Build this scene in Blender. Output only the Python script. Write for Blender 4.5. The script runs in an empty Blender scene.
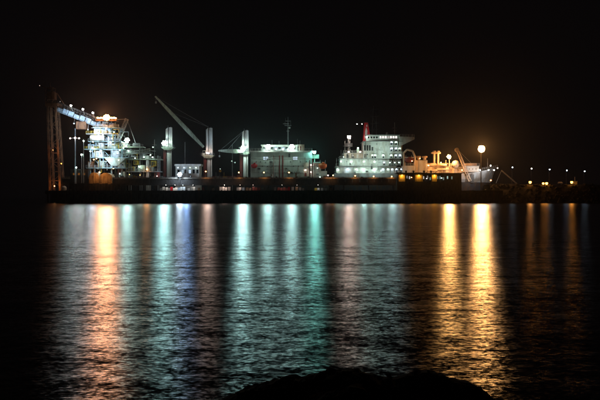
import bpy, math, random
from mathutils import Vector, noise
random.seed(7)
C = bpy.context.scene
COL = C.collection
R = math.radians
# ------------------------------------------------------------------ camera
H = 2.25
cd = bpy.data.cameras.new('camera'); cam = bpy.data.objects.new('camera', cd); COL.objects.link(cam)
cam.location = (0, 0, H); cam.rotation_euler = (R(90 - 0.1375), 0, 0)
cd.lens = 50; cd.sensor_width = 36; cd.clip_end = 9000; cd.clip_start = 0.1
C.camera = cam
# ------------------------------------------------------------------ night sky
w = bpy.data.worlds.new('World'); C.world = w; w.use_nodes = True
nt = w.node_tree; bg = nt.nodes['Background']
sky = nt.nodes.new('ShaderNodeTexSky'); sky.sky_type = 'NISHITA'; sky.sun_disc = False
sky.sun_elevation = R(-6); sky.sun_rotation = R(200)
mul = nt.nodes.new('ShaderNodeMix'); mul.data_type = 'RGBA'; mul.blend_type = 'MULTIPLY'; mul.inputs[0].default_value = 1
nt.links.new(sky.outputs[0], mul.inputs[6]); mul.inputs[7].default_value = (0.9, 0.45, 0.33, 1)
air = nt.nodes.new('ShaderNodeMix'); air.data_type = 'RGBA'; air.blend_type = 'ADD'; air.inputs[0].default_value = 1
nt.links.new(mul.outputs[2], air.inputs[6]); air.inputs[7].default_value = (0.034, 0.027, 0.030, 1)
nt.links.new(air.outputs[2], bg.inputs[0]); bg.inputs[1].default_value = 0.055
# ------------------------------------------------------------------ exposure and sampling
C.view_settings.view_transform = 'Standard'; C.view_settings.look = 'None'
C.view_settings.exposure = 0; C.view_settings.gamma = 1
C.cycles.max_bounces = 5; C.cycles.diffuse_bounces = 2; C.cycles.glossy_bounces = 2
C.cycles.volume_bounces = 0; C.cycles.sample_clamp_indirect = 2.0
C.cycles.use_denoising = True
C.cycles.use_adaptive_sampling = False

# ------------------------------------------------------------------ materials
def mat(name, col, rough=0.6, metal=0.0, var=0.18, scale=1.2, dirt=None, bump=0.0):
    m = bpy.data.materials.new(name); m.use_nodes = True
    n = m.node_tree; p = n.nodes['Principled BSDF']
    p.inputs['Roughness'].default_value = rough; p.inputs['Metallic'].default_value = metal
    tc = n.nodes.new('ShaderNodeTexCoord'); mp = n.nodes.new('ShaderNodeMapping')
    mp.inputs['Scale'].default_value = (scale, scale, scale * 0.35)
    n.links.new(tc.outputs['Object'], mp.inputs[0])
    ns = n.nodes.new('ShaderNodeTexNoise'); ns.inputs['Scale'].default_value = 1.0; ns.inputs['Detail'].default_value = 6
    n.links.new(mp.outputs[0], ns.inputs['Vector'])
    rp = n.nodes.new('ShaderNodeValToRGB')
    d = dirt or tuple(c * (1 - 2.2 * var) for c in col)
    rp.color_ramp.elements[0].position = 0.36; rp.color_ramp.elements[0].color = (*[max(0, x) for x in d], 1)
    rp.color_ramp.elements[1].position = 0.56; rp.color_ramp.elements[1].color = (*col, 1)
    n.links.new(ns.outputs['Fac'], rp.inputs[0]); n.links.new(rp.outputs[0], p.inputs['Base Color'])
    if bump:
        b = n.nodes.new('ShaderNodeBump'); b.inputs['Strength'].default_value = bump; b.inputs['Distance'].default_value = 0.1
        n.links.new(ns.outputs['Fac'], b.inputs['Height']); n.links.new(b.outputs[0], p.inputs['Normal'])
    return m
M = dict(
    pale=mat('pale_grey_green_paint', (.46, .52, .48), .5, dirt=(.34, .37, .33), scale=.4),
    white=mat('white_ship_paint', (.72, .73, .71), .5, dirt=(.52, .48, .42), var=.1, scale=.5),
    cream=mat('cream_ship_paint', (.70, .62, .52), .5, dirt=(.4, .3, .22), scale=.5),
    grey=mat('grey_paint', (.36, .38, .38), .55),
    dgrey=mat('dark_grey_steel', (.07, .075, .08), .55, dirt=(.035, .03, .028)),
    black=mat('black_painted_steel', (.018, .018, .02), .5),
    gal=mat('dark_gallery_sheet', (.045, .042, .042), .7, dirt=(.02, .018, .016)),
    hull=mat('navy_hull_paint', (.02, .028, .04), .45, dirt=(.05, .03, .02)),
    boot=mat('red_boot_topping', (.20, .035, .03), .6, dirt=(.1, .04, .03)),
    hull2=mat('pale_blue_grey_hull', (.42, .47, .52), .5, dirt=(.26, .24, .22), scale=.35),
    rust=mat('rusty_steel', (.20, .095, .045), .75, dirt=(.08, .035, .02)),
    redb=mat('oxide_red_paint', (.25, .05, .045), .6, dirt=(.12, .04, .03)),
    green=mat('green_grey_crane_paint', (.42, .50, .42), .5, dirt=(.25, .27, .2)),
    blue=mat('pale_blue_cladding', (.38, .52, .66), .5, dirt=(.2, .26, .3)),
    teal=mat('blue_green_machine_paint', (.30, .46, .48), .5, dirt=(.12, .16, .15)),
    yellow=mat('yellow_safety_paint', (.62, .45, .05), .5, dirt=(.3, .2, .04)),
    orange=mat('orange_lifeboat_shell', (.75, .14, .03), .4, var=.08),
    red=mat('signal_red_paint', (.62, .02, .03), .5, var=.08),
    concrete=mat('wharf_concrete', (.20, .18, .155), .9, dirt=(.09, .08, .07), bump=.4),
    pile=mat('tarred_timber', (.05, .045, .04), .9, dirt=(.02, .02, .018)),
    rock=mat('dark_rock', (.014, .013, .012), 1, dirt=(.007, .007, .006), scale=3, bump=.6),
    armour=mat('breakwater_stone', (.035, .032, .03), .9, dirt=(.03, .028, .025), scale=.8, bump=.5),
    glass=mat('dark_window_glass', (.01, .012, .015), .1),
    timber=mat('crate_timber', (.42, .30, .19), .8, dirt=(.2, .13, .08)),
    tarp=mat('shed_sheeting', (.55, .42, .26), .75, dirt=(.28, .2, .12)),
)
EMC = dict(yel=(1, .47, .04), salm=(1, .42, .23), gold=(1, .50, .15), cyan=(.50, 1, 1), blu=(.32, .55, 1), gw=(.72, 1, .86), teal=(.32, 1, .88), white=(1, .93, .86), sod=(1, .40, .11), amb=(1, .36, .05),
           pink=(1, .70, .58), bw=(.66, .84, 1))
EMM = {}
def em(kind, s):
    k = (kind, s)
    if k not in EMM:
        m = bpy.data.materials.new('lamp_glow_' + kind + '_%g' % s); m.use_nodes = True
        n = m.node_tree; n.nodes.clear()
        e = n.nodes.new('ShaderNodeEmission'); e.inputs[0].default_value = (*EMC[kind], 1); e.inputs[1].default_value = s
        o = n.nodes.new('ShaderNodeOutputMaterial'); n.links.new(e.outputs[0], o.inputs[0])
        EMM[k] = m
    return EMM[k]

# ------------------------------------------------------------------ mesh helpers
def S(Y): return Y / 833.33
def P(px, py, Y): return Vector(((px - 300) * S(Y), Y, H - (py - 198) * S(Y)))
class MB:
    def __init__(s): s.v = []; s.f = []; s.m = []
    def add(s, vs, fs, mi=0):
        o = len(s.v); s.v += [Vector(v) for v in vs]; s.f += [tuple(i + o for i in f) for f in fs]; s.m += [mi] * len(fs)
        return s
    def hexa(s, a, mi=0):
        return s.add(a, [(0, 3, 2, 1), (4, 5, 6, 7), (0, 1, 5, 4), (1, 2, 6, 5), (2, 3, 7, 6), (3, 0, 4, 7)], mi)
    def box(s, x0, x1, y0, y1, z0, z1, mi=0):
        return s.hexa([(x0, y0, z0), (x1, y0, z0), (x1, y1, z0), (x0, y1, z0), (x0, y0, z1), (x1, y0, z1), (x1, y1, z1), (x0, y1, z1)], mi)
    def pbox(s, px0, px1, py0, py1, Y0, Y1, mi=0):
        a = P(px0, py1, Y0); b = P(px1, py0, Y0)
        return s.box(a.x, b.x, Y0, Y1, a.z, b.z, mi)
    def bar(s, p, q, r, n=4, r2=None, mi=0):
        p = Vector(p); q = Vector(q); r2 = r if r2 is None else r2
        d = (q - p).normalized(); u = d.cross(Vector((0, 0, 1)) if abs(d.z) < .95 else Vector((0, 1, 0))).normalized(); w_ = d.cross(u)
        vs = []
        for c, rr in ((p, r), (q, r2)):
            for k in range(n):
                a = 2 * math.pi * (k + .5) / n
                vs.append(c + (u * math.cos(a) + w_ * math.sin(a)) * rr)
        fs = [(k, (k + 1) % n, n + (k + 1) % n, n + k) for k in range(n)] + [tuple(range(n))[::-1], tuple(range(n, 2 * n))]
        return s.add(vs, fs, mi)
    def lathe(s, c, prof, n=12, axis='z', mi=0):
        c = Vector(c); vs = []
        for (r, h) in prof:
            for k in range(n):
                a = 2 * math.pi * k / n; x, y = r * math.cos(a), r * math.sin(a)
                vs.append(c + (Vector((x, y, h)) if axis == 'z' else Vector((x, -h, y)) if axis == 'y' else Vector((h, x, y))))
        fs = []
        for j in range(len(prof) - 1):
            for k in range(n):
                fs.append((j * n + k, j * n + (k + 1) % n, (j + 1) * n + (k + 1) % n, (j + 1) * n + k))
        fs += [tuple(range(n))[::-1], tuple(range((len(prof) - 1) * n, len(prof) * n))]
        return s.add(vs, fs, mi)
    def truss(s, p, q, hh, ww, n, r=.12, mi=0):
        """box truss between two points: four chords, verticals and diagonals"""
        p = Vector(p); q = Vector(q); d = (q - p).normalized()
        side = Vector((0, 1, 0)) if abs(d.y) < .9 else Vector((1, 0, 0)); up = side.cross(d) * -1
        if up.z < 0: up = -up
        cs = [side * ww / 2 * a + up * hh / 2 * b for a, b in ((-1, -1), (-1, 1), (1, 1), (1, -1))]
        for c in cs: s.bar(p + c, q + c, r, 4, mi=mi)
        for k in range(n + 1):
            a = p + (q - p) * k / n
            for i in range(4): s.bar(a + cs[i], a + cs[(i + 1) % 4], r * .6, 3, mi=mi)
            if k < n:
                b = p + (q - p) * (k + 1) / n
                e = k % 2
                s.bar(a + cs[0 + e], b + cs[1 - e], r * .6, 3, mi=mi); s.bar(a + cs[3 - e], b + cs[2 + e], r * .6, 3, mi=mi)
                s.bar(a + cs[0], b + cs[3], r * .6, 3, mi=mi)
        return s
    def rail(s, pts, h=1.05, step=1.8, r=.035, mi=0):
        for a, b in zip(pts, pts[1:]):
            a = Vector(a); b = Vector(b); L = (b - a).length; n = max(1, round(L / step))
            for z in (h, h * .5): s.bar(a + Vector((0, 0, z)), b + Vector((0, 0, z)), r, 3, mi=mi)
            for k in range(n + 1):
                c = a + (b - a) * k / n; s.bar(c, c + Vector((0, 0, h)), r, 3, mi=mi)
        return s
    def ladder(s, p, q, wd=.5, mi=0):
        p = Vector(p); q = Vector(q); o = Vector((wd / 2, 0, 0))
        s.bar(p - o, q - o, .05, 3, mi=mi); s.bar(p + o, q + o, .05, 3, mi=mi)
        n = max(2, int((q - p).length / .6))
        for k in range(n): c = p + (q - p) * (k + .5) / n; s.bar(c - o, c + o, .03, 3, mi=mi)
        return s
    def build(s, name, mats, parent=None, smooth=False):
        org = root_loc(parent)
        me = bpy.data.meshes.new(name); me.from_pydata([tuple(v - org) for v in s.v], [], s.f)
        for m_ in (mats if isinstance(mats, (list, tuple)) else [mats]): me.materials.append(m_)
        me.polygons.foreach_set('material_index', s.m)
        if smooth: me.polygons.foreach_set('use_smooth', [True] * len(s.f))
        me.update(); o = bpy.data.objects.new(name, me); COL.objects.link(o)
        if parent: o.parent = parent
        return o
def root_loc(p):
    if p is None: return Vector((0, 0, 0))
    L = Vector((0, 0, 0))
    while p: L += Vector(p.location); p = p.parent
    return L
def thing(name, label, cat, loc=(0, 0, 0), group=None):
    o = bpy.data.objects.new(name, None); COL.objects.link(o); o.location = loc; o.empty_display_size = .5
    return tag(o, label, cat, group)
def tag(o, label=None, cat=None, group=None, kind=None):
    if label: o['label'] = label
    if cat: o['category'] = cat
    if group: o['group'] = group
    if kind: o['kind'] = kind
    return o
def dup(root, loc, label=None, group=None):
    r = root.copy(); COL.objects.link(r); r.location = loc
    if label: r['label'] = label
    if group: r['group'] = group
    for ch in list(root.children):
        c = ch.copy(); COL.objects.link(c); c.parent = r
        for g in list(ch.children):
            d = g.copy(); COL.objects.link(d); d.parent = c
    return r
UNIT = {}
def inst(name, key, builder, parent, loc, mats, scale=None):
    """object sharing a mesh built once about the origin"""
    if key not in UNIT:
        b = MB(); builder(b); t = b.build(name, mats); UNIT[key] = t.data; bpy.data.objects.remove(t)
    o = bpy.data.objects.new(name, UNIT[key]); COL.objects.link(o)
    o.location = Vector(loc) - root_loc(parent)
    if parent: o.parent = parent
    if scale: o.scale = scale
    return o
def dome(b, c, r, mi=1, n=8):
    b.lathe(c, [(r, 0), (r * .85, .45 * r), (r * .4, .75 * r)], n, 'y', mi)
# a floodlight: hooded box on a bracket, lens facing the water
def flood(parent, loc, kind, s, r=.3, name='floodlight'):
    def mk(b):
        b.box(-r * 1.25, r * 1.25, .02, r * 1.3, -r * 1.2, r * 1.2)
        b.box(-r * 1.35, r * 1.35, -r * .9, r * .5, r * 1.22, r * 1.35)
        b.box(-r * .12, r * .12, r * .4, r * .6, -r * 2.2, -r * 1.2)
        dome(b, (0, .01, 0), r)
    def mk2(b):   # open globe under a shallow cap
        b.lathe((0, 0, 0), [(r * .35, -r), (r * .85, -r * .6), (r, 0), (r * .8, r * .6)], 8, 'z', 1)
        b.lathe((0, 0, 0), [(r * 1.25, r * .62), (r * 1.1, r * .85), (r * .4, r * 1.2)], 8)
    if name in BULB: return inst(name, ('gl', kind, s, r), mk2, parent, loc, [M['dgrey'], em(kind, s * 1.6)])
    return inst(name, ('fl', kind, s, r), mk, parent, loc, [M['dgrey'], em(kind, s)])
BULB = ('deck_lamp', 'work_lamp', 'lamp_head', 'wall_lamp', 'eaves_lamp', 'added_crate_lamp', 'floodlight')
def glow(parent, loc, kind, watts, rad=.35):   # added fill spot, at lamps and in mid-air, aimed back and down
    l = bpy.data.lights.new('added_fill_light', 'SPOT'); o = bpy.data.objects.new('added_fill_light', l); COL.objects.link(o)
    l.energy = watts * GLOW; l.color = EMC[kind]; l.shadow_soft_size = rad; o.location = Vector(loc) - root_loc(parent)
    l.spot_size = R(165); l.spot_blend = .6; o.rotation_euler = Vector((0, .85, -.28)).to_track_quat('-Z', 'Y').to_euler()
    if parent: o.parent = parent
    return o
GLOW = 1.5
def bank(parent, loc, kind, s, nx, nz, r=.34, gap=.92, name='floodlight_bank'):
    def mk(b):
        N = nx * nz
        if N < 4: pos = [((i - (N - 1) / 2) * gap, 0) for i in range(N)]
        else:
            pos = [(0, 0)] + [(gap * math.cos(a * math.pi / 3), gap * math.sin(a * math.pi / 3)) for a in range(6)] if N >= 6 else [(gap * .62 * math.cos(a), gap * .62 * math.sin(a)) for a in (.8, 2.4, 3.9, 5.5)]
            if N >= 16: pos += [(gap * 1.93 * math.cos(a * math.pi / 6), gap * 1.93 * math.sin(a * math.pi / 6)) for a in range(12)]
        W = max(x for x, z in pos) + r
        b.box(-W, W, .3, .42, -.06, .06); b.box(-.08, .08, .3, .5, -W - 1, W)
        for x, z in pos:
            x += random.uniform(-.12, .12) * gap; z += random.uniform(-.12, .12) * gap; q_ = r * random.uniform(.72, 1.12)
            b.lathe((x, .32, z), [(q_ * .7, 0), (q_ * 1.2, .28), (q_ * 1.2, .31)], 8, 'y'); dome(b, (x, .0, z), q_)
    glow(parent, Vector(loc) + Vector((0, -1.1, .3)), kind, s * nx * nz * (5 if nx < 4 else 1.2))
    return inst(name, ('bk', kind, s, nx, nz, r), mk, parent, loc, [M['dgrey'], em(kind, s)])
# the narrow outward beam of a floodlight over the harbour
BEAM = 1.0e4
def beam(loc, kind, power, size=32, rad=.8, down=1.5, aim=None):
    l = bpy.data.lights.new('floodlight_beam', 'SPOT'); o = bpy.data.objects.new('floodlight_beam', l); COL.objects.link(o)
    l.energy = power * BEAM; l.color = EMC[kind]; l.spot_size = R(size); l.spot_blend = 1; l.shadow_soft_size = rad
    loc = Vector(loc) + Vector((0, -1.2, 0)); o.location = loc
    hd = math.atan2(-loc.x, loc.y)
    o.rotation_euler = (R(90 - down), 0, math.pi + 0)
    # turn towards the opposite shore
    d = Vector((-loc.x * .8, -loc.y, -math.tan(R(down)) * loc.y)).normalized()
    o.rotation_euler = d.to_track_quat('-Z', 'Y').to_euler()
    return o
def window(parent, px, py, Y, w_, h_, m=None, name='window'):
    mm = m or M['glass']
    def mk(b):
        b.box(-.5, .5, -.06, .05, -.5, .5, 1)
        b.box(-.62, -.5, -.1, .05, -.6, .6); b.box(.5, .62, -.1, .05, -.6, .6)
        b.box(-.5, .5, -.1, .05, .5, .6); b.box(-.5, .5, -.1, .05, -.6, -.5)
    return inst(name, ('win', mm.name), mk, parent, P(px, py, Y), [M['grey'], mm], (w_, 1, h_))
def porthole(parent, px, py, Y, r=.28):
    def mk(b):
        b.lathe((0, 0, 0), [(1, 0), (1, .08), (.8, .08)], 10, 'y'); b.lathe((0, 0, 0), [(.78, 0), (.78, .1)], 10, 'y', 1)
    return inst('porthole', 'port', mk, parent, P(px, py, Y), [M['grey'], M['glass']], (r, 1, r))

# ------------------------------------------------------------------ the sea
sea_m = bpy.data.materials.new('night_water'); sea_m.use_nodes = True
n = sea_m.node_tree; p = n.nodes['Principled BSDF']
p.inputs['Base Color'].default_value = (.002, .003, .004, 1); p.inputs['IOR'].default_value = 1.333
p.inputs['Roughness'].default_value = .24
geo = n.nodes.new('ShaderNodeNewGeometry')
def wave(sx, sy, scale, detail, ax, ay):
    mp = n.nodes.new('ShaderNodeMapping'); mp.inputs['Scale'].default_value = (sx, sy, 1)
    n.links.new(geo.outputs['Position'], mp.inputs[0])
    t = n.nodes.new('ShaderNodeTexNoise'); t.inputs['Scale'].default_value = scale; t.inputs['Detail'].default_value = detail
    t.inputs['Roughness'].default_value = .55
    n.links.new(mp.outputs[0], t.inputs['Vector'])
    a = n.nodes.new('ShaderNodeVectorMath'); a.operation = 'SUBTRACT'; a.inputs[1].default_value = (.5, .5, .5); n.links.new(t.outputs['Color'], a.inputs[0])
    m_ = n.nodes.new('ShaderNodeVectorMath'); m_.operation = 'MULTIPLY'; m_.inputs[1].default_value = (ax, ay, 0); n.links.new(a.outputs[0], m_.inputs[0])
    return m_
def vadd(a, b):
    v = n.nodes.new('ShaderNodeVectorMath'); v.operation = 'ADD'; n.links.new(a.outputs[0], v.inputs[0])
    if isinstance(b, tuple): v.inputs[1].default_value = b
    else: n.links.new(b.outputs[0], v.inputs[1])
    return v
# surface slopes: long swell, wind waves, ripples
sl_ = vadd(vadd(wave(.3, 1, .8, 2, .02, .12), wave(.6, 1, 4.6, 3, .05, .26)), wave(.7, 1, 21, 3, .09, .44))
sl_ = vadd(sl_, (0, 0, 1)); nv = n.nodes.new('ShaderNodeVectorMath'); nv.operation = 'NORMALIZE'
n.links.new(sl_.outputs[0], nv.inputs[0]); n.links.new(nv.outputs[0], p.inputs['Normal'])
p.inputs['Specular IOR Level'].default_value = 0; p.inputs['Roughness'].default_value = 1
gl = n.nodes.new('ShaderNodeBsdfAnisotropic'); gl.distribution = 'BECKMANN'; gl.inputs['Roughness'].default_value = .255; gl.inputs['Color'].default_value = (1, 1, 1, 1)
fr = n.nodes.new('ShaderNodeFresnel'); fr.inputs['IOR'].default_value = 1.333; mx = n.nodes.new('ShaderNodeMixShader')
n.links.new(nv.outputs[0], gl.inputs['Normal']); n.links.new(nv.outputs[0], fr.inputs['Normal']); n.links.new(fr.outputs[0], mx.inputs[0])
n.links.new(p.outputs[0], mx.inputs[1]); n.links.new(gl.outputs[0], mx.inputs[2]); n.links.new(mx.outputs[0], n.nodes['Material Output'].inputs[0])
b = MB(); b.add([(-5000, -60, 0), (5000, -60, 0), (5000, 8000, 0), (-5000, 8000, 0)], [(0, 1, 2, 3)])
tag(b.build('water', sea_m), kind='structure')

# ------------------------------------------------------------------ foreground rock
crest = [(150, 418), (190, 410), (215, 401), (228, 396), (240, 391), (262, 382), (285, 376), (300, 376.5), (310, 375), (320, 371), (345, 370),
         (360, 371.5), (380, 375), (400, 374), (412, 371.5), (430, 370), (440, 373), (450, 378), (470, 383), (480, 388), (495, 400), (520, 412), (560, 425)]
YR = 7.5
def crz(X):
    px = X / S(YR) + 300
    if px <= crest[0][0]: return P(0, crest[0][1], YR).z - (crest[0][0] - px) * .002
    for (a, ya), (c_, yb) in zip(crest, crest[1:]):
        if px <= c_: return P(0, ya + (yb - ya) * (px - a) / (c_ - a), YR).z
    return P(0, crest[-1][1], YR).z - (px - crest[-1][0]) * .002
NX, NY = 260, 120
def groundz(X, Y):
    cz = crz(X); t = (Y - YR)
    if t > 0: z = cz - (t / 1.3) ** 1.5 * (cz + .5)
    else: z = .38 + (cz - .38) * math.exp(-(t / 1.1) ** 2)
    fall = min(1, abs(t) * 1.5 + .15)
    z += (noise.fractal(Vector((X * 1.6, Y * 1.6, 3)), 1, 2, 5) * .11) * fall + noise.fractal(Vector((X * 9, Y * 9, 1)), 1, 2, 5) * .032
    z = min(z, 1.0)
    return min(z, .75) if Y < 3 else z
vs = []; fs = []
for j in range(NY + 1):
    for i in range(NX + 1):
        X = -3.4 + 7.4 * i / NX; Y = -6 + 15.2 * j / NY
        vs.append((X, Y, groundz(X, Y)))
for j in range(NY):
    for i in range(NX):
        a = j * (NX + 1) + i; fs.append((a, a + 1, a + NX + 2, a + NX + 1))
b = MB(); b.add(vs, fs); tag(b.build('rocky_ground', M['rock']), kind='structure')
b = MB()
for k in range(110):
    X = random.uniform(-.75, 1.85); Y = YR + random.uniform(-.35, .25); r = random.uniform(.01, .03); c = Vector((X, Y, groundz(X, Y) - .45 * r))
    pts = []
    for q in range(3):
        for a in range(6):
            th = a * math.pi / 3 + q; rr = r * (.7, 1, .5)[q] * random.uniform(.5, 1.5)
            pts.append(c + Vector((math.cos(th) * rr, math.sin(th) * rr, (-.6, 0, .6)[q] * r)))
    b.add(pts, [(q * 6 + a, q * 6 + (a + 1) % 6, (q + 1) * 6 + (a + 1) % 6, (q + 1) * 6 + a) for q in range(2) for a in range(6)] + [tuple(range(6))[::-1], tuple(range(12, 18))])
tag(b.build('loose_stones', M['rock']), 'small dark stones strewn along the crest of the foreground rock', 'stones', kind='stuff')

# ------------------------------------------------------------------ wharf
YF = 375; ZD = P(0, 191, YF).z; WX0, WX1 = P(45, 0, YF).x, P(503, 0, YF).x; YB = 398
wh = thing('wharf', 'long dark piled wharf running along the far side of the water', 'wharf', (WX0, YF, 0))
b = MB(); b.box(WX0, WX1, YF + .35, YB, ZD - .9, ZD); b.build('deck', M['concrete'], wh)
b = MB(); b.box(WX0, WX1, YF, YF + .34, ZD - 1.3, ZD + .22); b.build('fender_beam', M['pile'], wh)
b = MB(); b.box(WX0 + .5, WX1, YF + 6, YF + 6.5, -1.5, ZD - .92); b.build('back_wall', M['pile'], wh)
k = WX0 + 1.2; i = 0
while k < WX1 - .5:
    inst('pile', 'pile', lambda b: b.bar((0, 0, -2), (0, 0, ZD - .95), .33, 8), wh, (k, YF + .8, 0), [M['pile']])
    if i % 3 == 0:
        inst('fender', 'fender', lambda b: b.box(-.3, .3, -.35, 0, .6, ZD + .4), wh, (k, YF, 0), [M['pile']])
    k += 2.9; i += 1
# bollards
bm_ = None
for i, px in enumerate([70, 118, 152, 214, 262, 305, 342, 391, 443, 486]):
    c = P(px, 0, YF); loc = (c.x, YF + 1.2, ZD)
    if bm_ is None:
        bm_ = thing('bollard', '', 'bollard', loc, 'mooring bollards along the wharf edge')
        b = MB(); b.lathe(loc, [(.3, 0), (.22, .15), (.2, .45), (.36, .55), (.36, .68), (.2, .74)], 10); b.build('post', M['dgrey'], bm_); o = bm_
    else: o = dup(bm_, loc)
    o['label'] = 'small iron mooring bollard on the wharf edge ' + ['below the tall rusty legs', 'under the orange lit machine tower', 'below the first deck crane from the left',
        'just right of the middle deck crane', 'below the left half of the accommodation block', 'below the grey ship stern', 'below the white ship stern lamps',
        'below the bridge windows of the white ship', 'below the low building with yellow lit bays', 'below the tall sodium mast'][i]

# ------------------------------------------------------------------ breakwater on the right
X0 = WX1 - 4
vs = []; fs = []; NXB, NYB = 260, 24
for j in range(NYB + 1):
    for i in range(NXB + 1):
        X = X0 + 330 * i / NXB; Y = 372 + 36 * j / NYB
        t = j / NYB
        top = P(0, 184.6, 385).z
        z = min(top, -1 + t * 3.1 * (top + 1)) if t < .5 else min(top, -1 + (1 - t) * 3.1 * (top + 1))
        z += noise.fractal(Vector((X * .5, Y * .5, 0)), 1, 2, 4) * .5 * (1 if z < top - .5 else .06)
        vs.append((X, Y, z))
for j in range(NYB):
    for i in range(NXB):
        a = j * (NXB + 1) + i; fs.append((a, a + 1, a + NXB + 2, a + NXB + 1))
b = MB(); b.add(vs, fs); tag(b.build('breakwater_mound', M['armour']), kind='structure')
b = MB()
for k in range(1500):
    X = X0 + random.uniform(0, 325); t = random.uniform(.02, .34); Y = 372 + 36 * t; z = -1 + t * 3.1 * (top + 1); r = random.uniform(.4, 1.0)
    z = min(z, top); c = Vector((X, Y, z)); pts = []
    for q in range(3):
        for a in range(5):
            th = a * math.pi * .4 + q * .5; rr = r * (.7, 1, .55)[q] * random.uniform(.7, 1.25)
            pts.append(c + Vector((math.cos(th) * rr, math.sin(th) * rr, (-.6, 0, .6)[q] * r * random.uniform(.7, 1.2))))
    b.add(pts, [(q * 5 + a, q * 5 + (a + 1) % 5, (q + 1) * 5 + (a + 1) % 5, (q + 1) * 5 + a) for q in range(2) for a in range(5)] + [tuple(range(5))[::-1], tuple(range(10, 15))])
tag(b.build('armour_rocks', M['armour']), 'dark armour rocks heaped along the seaward face of the breakwater', 'rocks', kind='stuff')

# ------------------------------------------------------------------ conveyor gallery along the wharf
YG = 383
ga = thing('conveyor_gallery', 'long dark enclosed conveyor gallery on trestles above the wharf', 'conveyor gallery', (P(62, 0, YG).x, YG, ZD))
gx0, gx1 = P(62, 0, YG).x, P(396, 0, YG).x; gz0, gz1 = P(0, 185.2, YG).z, P(0, 179, YG).z
npan = 46; wdt = (gx1 - gx0) / npan
for i in range(npan):
    inst('wall_panel', 'gpan', lambda b: (b.box(.03, wdt - .03, 0, .12, 0, gz1 - gz0), [b.box(wdt * q / 5 - .06, wdt * q / 5 + .06, -.06, 0, .1, gz1 - gz0 - .1) for q in range(1, 5)]),
         ga, (gx0 + i * wdt, YG, gz0), [M['gal']])
b = MB(); b.box(gx0, gx1, YG + .13, YG + 4.6, gz0 + .02, gz0 + .3); b.build('floor', M['gal'], ga)
b = MB(); b.box(gx0 - .2, gx1 + .2, YG - .35, YG + 4.9, gz1 + .01, gz1 + .22); b.build('roof', M['concrete'], ga)
b = MB(); b.box(gx0 - .2, gx1 + .2, YG - .36, YG - .2, gz1 + .222, gz1 + .75); b.build('parapet', M['concrete'], ga)
b = MB(); b.rail([(gx0, YG + 4.6, gz1 + .22), (gx1, YG + 4.6, gz1 + .22)], step=2.4); b.build('railing', M['dgrey'], ga)
k = gx0 + 3
while k < gx1:
    inst('trestle', 'trestle', lambda b: (b.bar((0, .6, ZD), (0, .9, gz0), .22, 4), b.bar((0, 4.2, ZD), (0, 3.9, gz0), .22, 4),
         b.bar((0, .6, ZD + .3), (0, 4, gz0 - .2), .1, 4)), ga, (k, YG, 0), [M['dgrey']])
    k += 11.5

for i in range(34):
    px = 66 + i * 9.6 + random.uniform(-3, 3); q = P(px, 0, YG); hh = random.uniform(.5, 1.3); b = MB(); z_ = gz1 + .22
    if i % 3 == 0: b.box(q.x - random.uniform(.4, 1.3), q.x + .5, YG + 1, YG + 2.4, z_, z_ + hh); b.build('roof_box', M['gal'], ga)
    elif i % 3 == 1: b.lathe((q.x, YG + 1.5, z_), [(.25, 0), (.25, hh * .6), (.5, hh * .7), (.5, hh), (.15, hh * 1.15)], 8); b.build('roof_ventilator', M['dgrey'], ga)
    else: b.bar((q.x, YG + .6, z_), (q.x, YG + .6, z_ + hh * 1.7), .06, 5); b.bar((q.x - .6, YG + .6, z_ + hh), (q.x + .6, YG + .6, z_ + hh), .05, 4); b.build('cable_bracket', M['dgrey'], ga)
for px in (66, 131, 199, 233, 308, 337, 352, 384, 470, 494):
    q = P(px, 0, YF); b = MB(); b.ladder((q.x, YF - .12, .2), (q.x, YF - .12, ZD + .6), .6); b.build('ladder', M['rust'], wh)
# street lamps standing on the gallery roof
def street_lamp(px, py, Y, zb, kind, s, r, label, group, name='street_lamp', cat='lamp post', mat_='dgrey'):
    c = P(px, py, Y)
    t = thing(name, label, cat, (c.x, Y, zb), group)
    b = MB(); b.bar((c.x, Y, zb), (c.x, Y, c.z + .2), .11, 6, .06); b.bar((c.x, Y, c.z + .2), (c.x, Y - .9, c.z + .35), .05, 5)
    b.box(c.x - .2, c.x + .2, Y - .2, Y + .2, zb, zb + .12); b.build('pole', M[mat_], t)
    flood(t, (c.x, Y - .95, c.z), kind, s, r, 'lamp_head'); return t
names = {206: 'beside the foot of the middle deck crane', 239: 'just left of the third deck crane foot', 264: 'below the left lit window of the accommodation block', 289: 'below the right lit window of the accommodation block',
         328: 'left of a close pair by the orange lifeboat', 333: 'right of a close pair by the orange lifeboat', 355: 'below the left part of the white ship lamp rows',
         373.5: 'below the white ship funnel', 391.5: 'below the bridge windows of the white ship'}
for px, lb in names.items():
    t = street_lamp(px, {206: 171.5, 328: 175.3, 333: 175.3, 355: 175.8, 373.5: 176.3, 391.5: 176.5}.get(px, 172.5), YG + .2, gz1 + .22, 'sod' if px not in (328,) else 'pink',
                14, .26, 'short lamp on the gallery roof ' + lb, 'sodium lamps along the gallery roof')
    glow(t, P(px, 177, YG - 1.6), 'sod', 60, .15)

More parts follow.
